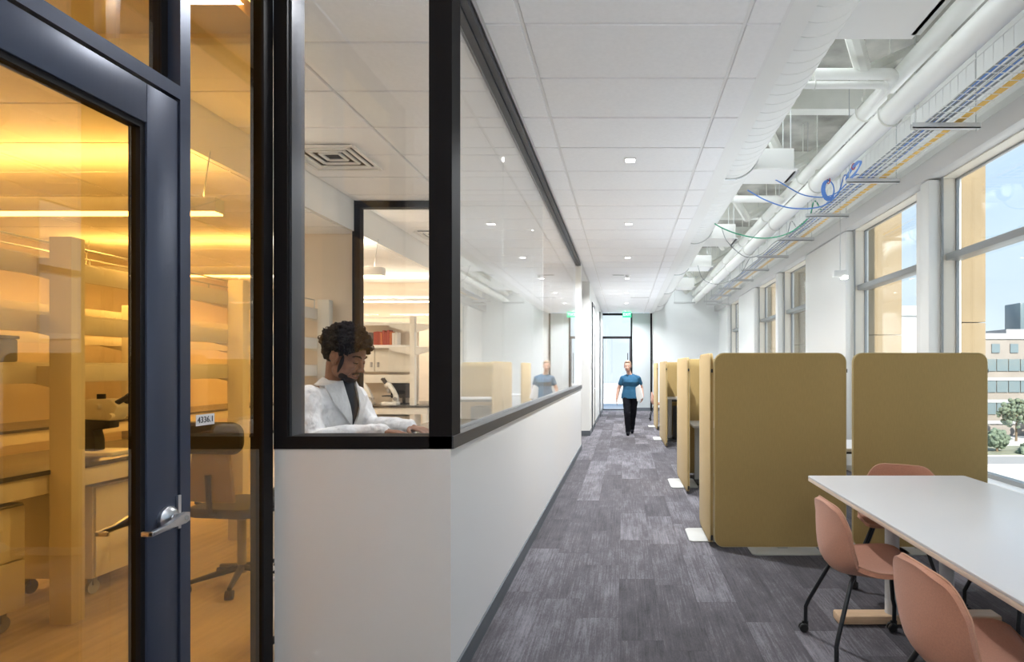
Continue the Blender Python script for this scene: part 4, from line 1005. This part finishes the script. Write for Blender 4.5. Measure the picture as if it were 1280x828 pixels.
for k in range(2, len(iR)):
    a, b = iR[k], iL[k]; rowsv.append([on_coat(a.lerp(b, t)-fwd*.02, .013, fwd+UP*(.9 if k < 4 else 0)) for t in (0, .25, .5, .75, 1)])
sm_ = MB(); nr = len(rowsv); vs = [v for r_ in rowsv for v in r_]; vs += [v-fwd*.02 for v in vs]; fs = []
for k in range(nr-1):
    for q in range(4): fs += [(k*5+q, k*5+q+1, k*5+q+6, k*5+q+5), (nr*5+k*5+q, nr*5+k*5+q+5, nr*5+k*5+q+6, nr*5+k*5+q+1)]
sm_.add(vs, fs)
nd = (neck0-neck1).normalized()
sm_.loft([(neck1-nd*.02, .078, .080), (neck1+nd*.012, .070, .072), (neck1+nd*.030, .067, .068)], RZ)
sm_.build('shirt', M['shirt'], man)
# hair: dense small curls over the skull
hm = MB(); rnd = random.Random(3)
def inhair(p):   # local head coords
    x = p.x
    zm = .042+(x-.05)*1.0 if x > .05 else (.005+(x-.012)*.97 if x > .012 else (.030 if x > -.030 else -.052))
    return p.z > zm
for k in range(1900):
    u = rnd.uniform(-1, 1); th = rnd.uniform(0, 2*math.pi); q = math.sqrt(1-u*u); dvec = Vector((q*math.cos(th), q*math.sin(th), u))
    base = Vector((-.012,0,.045)) + Vector((dvec.x*.098, dvec.y*.078, dvec.z*.092))
    if not inhair(base): continue
    ext = .006+.024*rnd.random()**.7
    if base.z < .035: ext *= .5
    p = base + dvec*ext + Vector((-.006, 0, .002))
    r = .0075+.0045*rnd.random()
    hm.ell(HM @ p, (r*1.15, r, r), Euler((rnd.random()*3, rnd.random()*3, 0)), 7, 5)
for k in range(170):   # loose curl loops on the outline
    u = rnd.uniform(-.1, 1); th = rnd.uniform(0, 2*math.pi); q = math.sqrt(1-u*u); dvec = Vector((q*math.cos(th), q*math.sin(th), u))
    base = Vector((-.012,0,.045)) + Vector((dvec.x*.098, dvec.y*.078, dvec.z*.092))
    if not inhair(base): continue
    c = base + dvec*(.026+.012*rnd.random()); a1 = dvec.orthogonal().normalized(); a2 = dvec.cross(a1); ra = .008+.006*rnd.random(); tw = rnd.random()*6
    hm.tube([HM @ (c + (a1*math.cos(tw)+a2*math.sin(tw))*math.cos(t)*ra + dvec*math.sin(t)*ra) for t in [i*.7 for i in range(8)]], .0022, 5)
hm.ell(HM @ Vector((-.026,0,.068)), (.103,.086,.084), HM.to_3x3().normalized())
hr = hm.build('curly_hair', M['hair1'], man, ang=180)
# beard along the jaw, moustache, brows, lids
bd = MB(); E3 = HM.to_3x3().normalized()
for s in (-1, 1):
    bd.ell(HM @ Vector((.025,s*.0580,-.030)), (.0105,.0098,.056), E3)
    bd.ell(HM @ Vector((.042,s*.0430,-.079)), (.028,.0195,.024), E3); bd.cap(HM @ Vector((.022,s*.0585,-.05)), HM @ Vector((.034,s*.0500,-.076)), .0075, .0115, 8)
    bd.cap(HM @ Vector((.098,s*.002,-.0525)), HM @ Vector((.084,s*.026,-.062)), .0042, .0040, 8)
bd.ell(HM @ Vector((.062,0,-.094)), (.0335,.036,.025), E3)
remesh(bd, 'beard', M['beard'], .003, 2, man)
for s in (-1, 1):
    MB().tube([HM @ Vector(v) for v in ((.0925,s*.014,.026),(.0925,s*.028,.033),(.080,s*.046,.033),(.070,s*.056,.025))], [.003,.0046,.004,.002], 6).build('eyebrow', M['hair1'], man)
    ey = MB().ell(HM @ Vector((.0770,s*.031,.003)), (.0130,.0165,.0090), E3).build('eyelid', M['skin1'], man)
    MB().tube([HM @ Vector(v) for v in ((.083,s*.015,-.002),(.0905,s*.031,-.0035),(.079,s*.049,-.002))], [.0016,.0026,.0018], 6).build('eyelashes', M['hair1'], ey)
MB().tube([HM @ Vector(v) for v in ((.084,-.024,-.071),(.0985,0,-.070),(.084,.024,-.071))], [.0016,.0022,.0016], 6).build('mouth_line', M['beard'], man)
MB().tube([HM @ Vector(v) for v in ((.086,-.020,-.077),(.0965,0,-.0785),(.086,.020,-.077))], [.003,.0055,.003], 8).build('lower_lip', M['lip1'], man)

# --- woman walking toward the camera
wx, wy = .125, 13.4
def wv(x, y, z): return Vector((wx+x, wy+y, z))    # x to the picture's right, y away
wb_ = MB()
HW = Matrix.Translation(wv(-.06, -.02, 1.520)) @ Matrix.Rotation(R(-94), 4, 'Z') @ Matrix.Rotation(R(3), 4, 'Y') @ Matrix.Scale(.94, 4)
head_parts(wb_, HW, fem=True)
wb_.cap(HW @ Vector((-.02,0,-.06)), wv(-.02, .02, 1.335), .050, .055)
TORS = [(wv(0,.03,.80),.204,.150), (wv(0,.03,.90),.200,.142), (wv(0,.02,1.0),.172,.120), (wv(0,.02,1.08),.165,.118), (wv(0,-.005,1.17),.176,.128), (wv(0,.01,1.24),.180,.115), (wv(0,.02,1.285),.150,.092), (wv(0,.02,1.318),.098,.070), (wv(-.005,.02,1.335),.072,.060)]
wb_.loft([(c, a-.016, b-.016) for c, a, b in TORS])
SR, SL = wv(-.172,.02,1.252), wv(.172,.02,1.252)
wb_.cap(SR, SL, .050, .050)
ER, WR_ = wv(-.265,.06,1.02), wv(-.305,.0,.80); EL, WL_ = wv(.255,.08,1.02), wv(.275,-.08,.84)
for a, b, c in ((SR, ER, WR_), (SL, EL, WL_)): wb_.cap(a, b, .050, .040); wb_.cap(b, c, .040, .027)
hand(wb_, WR_, (-.05,-.05,-1), (-1,0,0), (0,-1,0), .95, .3)
hand(wb_, WL_, (-.20,-.25,-1), (.9,-.3,0), (-.3,-.9,0), .95, .8)
hR, hL = wv(-.09,.03,.88), wv(.09,.03,.88)
kR, aR = wv(-.075,-.16,.49), wv(-.055,-.16,.085); kL, aL = wv(.065,.06,.48), wv(.04,.22,.10)
for a, b, c in ((hR, kR, aR), (hL, kL, aL)): wb_.cap(a, b, .090, .058); wb_.cap(b, c, .056, .036)
wb_.cap(aR+Vector((0,0,-.045)), aR+Vector((0,-.15,-.05)), .035, .028); wb_.cap(aL+Vector((0,0,-.05)), aL+Vector((0,-.14,-.065)), .035, .028)
wom = remesh(wb_, 'person', M['skin2'], .009, 3)
tag(wom, 'woman in a teal top and black trousers walking up the corridor with a folder', 'person')
tm = MB()
tm.loft(TORS)
tm.cap(SR, SL, .060, .060)
for q in (-1, 1): tm.cap(wv(q*.05,.02,1.315), wv(q*.16,.02,1.262), .042, .055)
for a, b in ((SR, ER), (SL, EL)): tm.cap(a, a.lerp(b, .50), .063, .060)
remesh(tm, 'knit_top', M['teal'], .009, 4, wom, disp=.010, dscale=.07)
pm = MB(); pm.ell(wv(0,.03,.86), (.178,.122,.10))
for a, b, c in ((hR, kR, aR), (hL, kL, aL)): pm.cap(a, b, .100, .073); pm.cap(b, c, .074, .056)
remesh(pm, 'trousers', M['trousers'], .010, 4, wom, disp=.012, dscale=.1)
for a in (aR, aL):
    sh = MB(); q = .05 if a is aR else .055; sh.cap(a+Vector((0,.01,-q+.01)), a+Vector((0,-.17,-q-.0)), .045, .034); sh.cap(a, a+Vector((0,0,-.03)), .045, .045)
    remesh(sh, 'shoe', M['trousers'], .008, 3, wom)
hw = MB(); E4 = HW.to_3x3().normalized()
hw.ell(HW @ Vector((-.024,0,.052)), (.102,.083,.094), E4); hw.ell(HW @ Vector((-.115,0,.02)), (.035,.038,.035), E4); hw.ell(HW @ Vector((.04,0,.108)), (.05,.055,.026), E4)
for s in (-1, 1): hw.cap(HW @ Vector((.03,s*.062,.06)), HW @ Vector((-.03,s*.074,.0)), .014, .014)
remesh(hw, 'tied_hair', M['hair2'], .007, 3, wom)
for s in (-1, 1):
    ey = MB().ell(HW @ Vector((.078,s*.031,.005)), (.0125,.016,.009), E4).build('eye', M['eye'], wom)
    MB().ell(HW @ Vector((.0885,s*.031,.004)), (.004,.0075,.0075), E4).build('iris', M['iris'], ey)
    MB().tube([HW @ Vector(v) for v in ((.093,s*.014,.026),(.092,s*.030,.031),(.076,s*.050,.027))], [.003,.004,.002], 6).build('eyebrow', M['hair2'], wom)
MB().tube([HW @ Vector(v) for v in ((.088,-.024,-.071),(.098,0,-.071),(.088,.024,-.071))], [.003,.007,.003], 8).build('lips', M['lip2'], wom)
fo = thing('folder', 'pale lilac folder held at the hip of the woman in teal', 'folder', wv(.18,-.14,.88))
fm = MB().box(-.115, .115, -.006, .006, -.16, .16).xf(Matrix.Rotation(R(-55), 4, 'Z') @ Matrix.Rotation(R(-24), 4, 'Y'))
fm.v = [tuple(Vector(v)+wv(.185,-.15,.93)) for v in fm.v]
fm.build('cover', M['paper'], fo, bevel=.002)
fm = MB().box(-.112, .112, -.0085, -.0065, -.157, .157).xf(Matrix.Rotation(R(-55), 4, 'Z') @ Matrix.Rotation(R(-24), 4, 'Y'))
fm.v = [tuple(Vector(v)+wv(.185,-.15,.93)) for v in fm.v]
fm.build('front_sheet', M['bookwhite'], fo)

# ------------------------------------------------------------------ outside
struct(B(XR+3, 400, -150, 420, -14.2, -14).build('ground', M['ground'], smooth=False))
struct(MB().box(XR+3.2, 300, 96, 104, -13.99, -13.95).build('road', M['road'], smooth=False))
tag(MB().box(30, 300, 106, 118, -13.99, -13.9).build('lawn', M['grass']), 'dry grass strip in front of the far brick building', 'lawn', kind='stuff')
fb = thing('office_building', 'tan brick building with rows of blue green windows outside', 'building', (95, 140, -14))
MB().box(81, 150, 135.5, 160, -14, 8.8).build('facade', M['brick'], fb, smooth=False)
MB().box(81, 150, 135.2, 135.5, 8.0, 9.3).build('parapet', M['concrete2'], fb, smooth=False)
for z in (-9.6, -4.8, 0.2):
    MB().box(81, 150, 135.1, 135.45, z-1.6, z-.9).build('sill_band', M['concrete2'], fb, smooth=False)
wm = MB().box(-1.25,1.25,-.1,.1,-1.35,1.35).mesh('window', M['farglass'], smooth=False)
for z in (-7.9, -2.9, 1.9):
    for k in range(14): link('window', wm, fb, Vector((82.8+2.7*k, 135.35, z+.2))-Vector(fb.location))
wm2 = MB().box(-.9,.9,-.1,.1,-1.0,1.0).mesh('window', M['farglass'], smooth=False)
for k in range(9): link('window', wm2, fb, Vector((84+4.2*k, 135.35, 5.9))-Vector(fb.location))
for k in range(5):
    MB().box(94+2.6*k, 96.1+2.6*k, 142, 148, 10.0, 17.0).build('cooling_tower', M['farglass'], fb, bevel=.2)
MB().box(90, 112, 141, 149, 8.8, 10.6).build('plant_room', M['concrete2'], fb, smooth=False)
MB().tube([(81.6, 140, 8.8), (81.6, 140, 15.5)], .09, 6).tube([(81.6, 140, 12.5), (84.5, 140, 9.6)], .07, 6).build('mast', M['galv'], fb)
pb = thing('pale_building', 'pale flat roofed building outside the second window', 'building', (62, 140, -14))
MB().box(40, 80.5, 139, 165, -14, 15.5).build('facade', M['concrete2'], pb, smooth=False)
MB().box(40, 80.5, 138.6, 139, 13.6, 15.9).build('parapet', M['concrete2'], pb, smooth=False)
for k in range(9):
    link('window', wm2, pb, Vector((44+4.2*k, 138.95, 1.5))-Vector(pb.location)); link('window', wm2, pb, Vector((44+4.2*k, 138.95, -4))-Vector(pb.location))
def tree(label, x, y, hh, r, seed):
    q = random.Random(seed); t = thing('street_tree', label, 'tree', (x, y, -14), group='trees outside the window')
    MB().tube([(x, y, -14), (x+.1, y, -14+hh*.6)], [.25, .12], 8).build('trunk', M['bark'], t)
    m = MB()
    for k in range(150):
        u = q.uniform(-1, 1); th = q.uniform(0, 6.28); s = math.sqrt(1-u*u); rr = r*q.uniform(.55, 1.05)
        m.ell((x+rr*s*math.cos(th), y+rr*s*math.sin(th), -14+hh*.62+rr*u*.9), (q.uniform(.25,.6),)*3, Euler((q.random()*3, q.random()*3, 0)), 6, 4)
    o = m.build('crown', M['leaf'], t, smooth=False)
tree('leafy tree in front of the brick building, tallest and nearest it', 82.5, 126, 9.5, 3.2, 1)
tree('leafy tree in front of the brick building, right of the tallest', 90.5, 127, 8.5, 3.2, 2)
tree('leafy tree at the right end of the brick facade', 98.5, 126, 9.0, 3.4, 3)
tree('small tree standing alone by the road outside', 68.5, 110, 4.0, 1.8, 4)
for i, (x, y) in enumerate(((72, 107), (76, 112), (80, 108), (70, 100))):
    q = random.Random(20+i); m = MB()
    for k in range(40): m.ell((x+q.uniform(-1.4,1.4), y+q.uniform(-1,1), -13.8+q.uniform(0,.9)), (q.uniform(.25,.5),)*3, None, 6, 4)
    tag(m.build('roadside_shrub', M['leaf'], smooth=False), 'low green shrub by the road outside, %s' % ['nearest the lone tree','farthest back on the grass','right of the lone tree','on the near kerb'][i], 'shrub')
# terrace beyond the end door
struct(B(-8, 3, YE+.2, YE+14, -.3, -.02).build('ground_terrace', M['ground'], smooth=False))
tw = struct(B(-8, 3, YE+8, YE+8.3, -.3, .75).build('wall_terrace', M['concrete2'], smooth=False))
tg = B(-8, 3, YE+6, YE+6.03, 0, .95).build('terrace_railing', M['glass'], smooth=False); tag(tg, 'low glass railing on the terrace beyond the end door', 'railing')
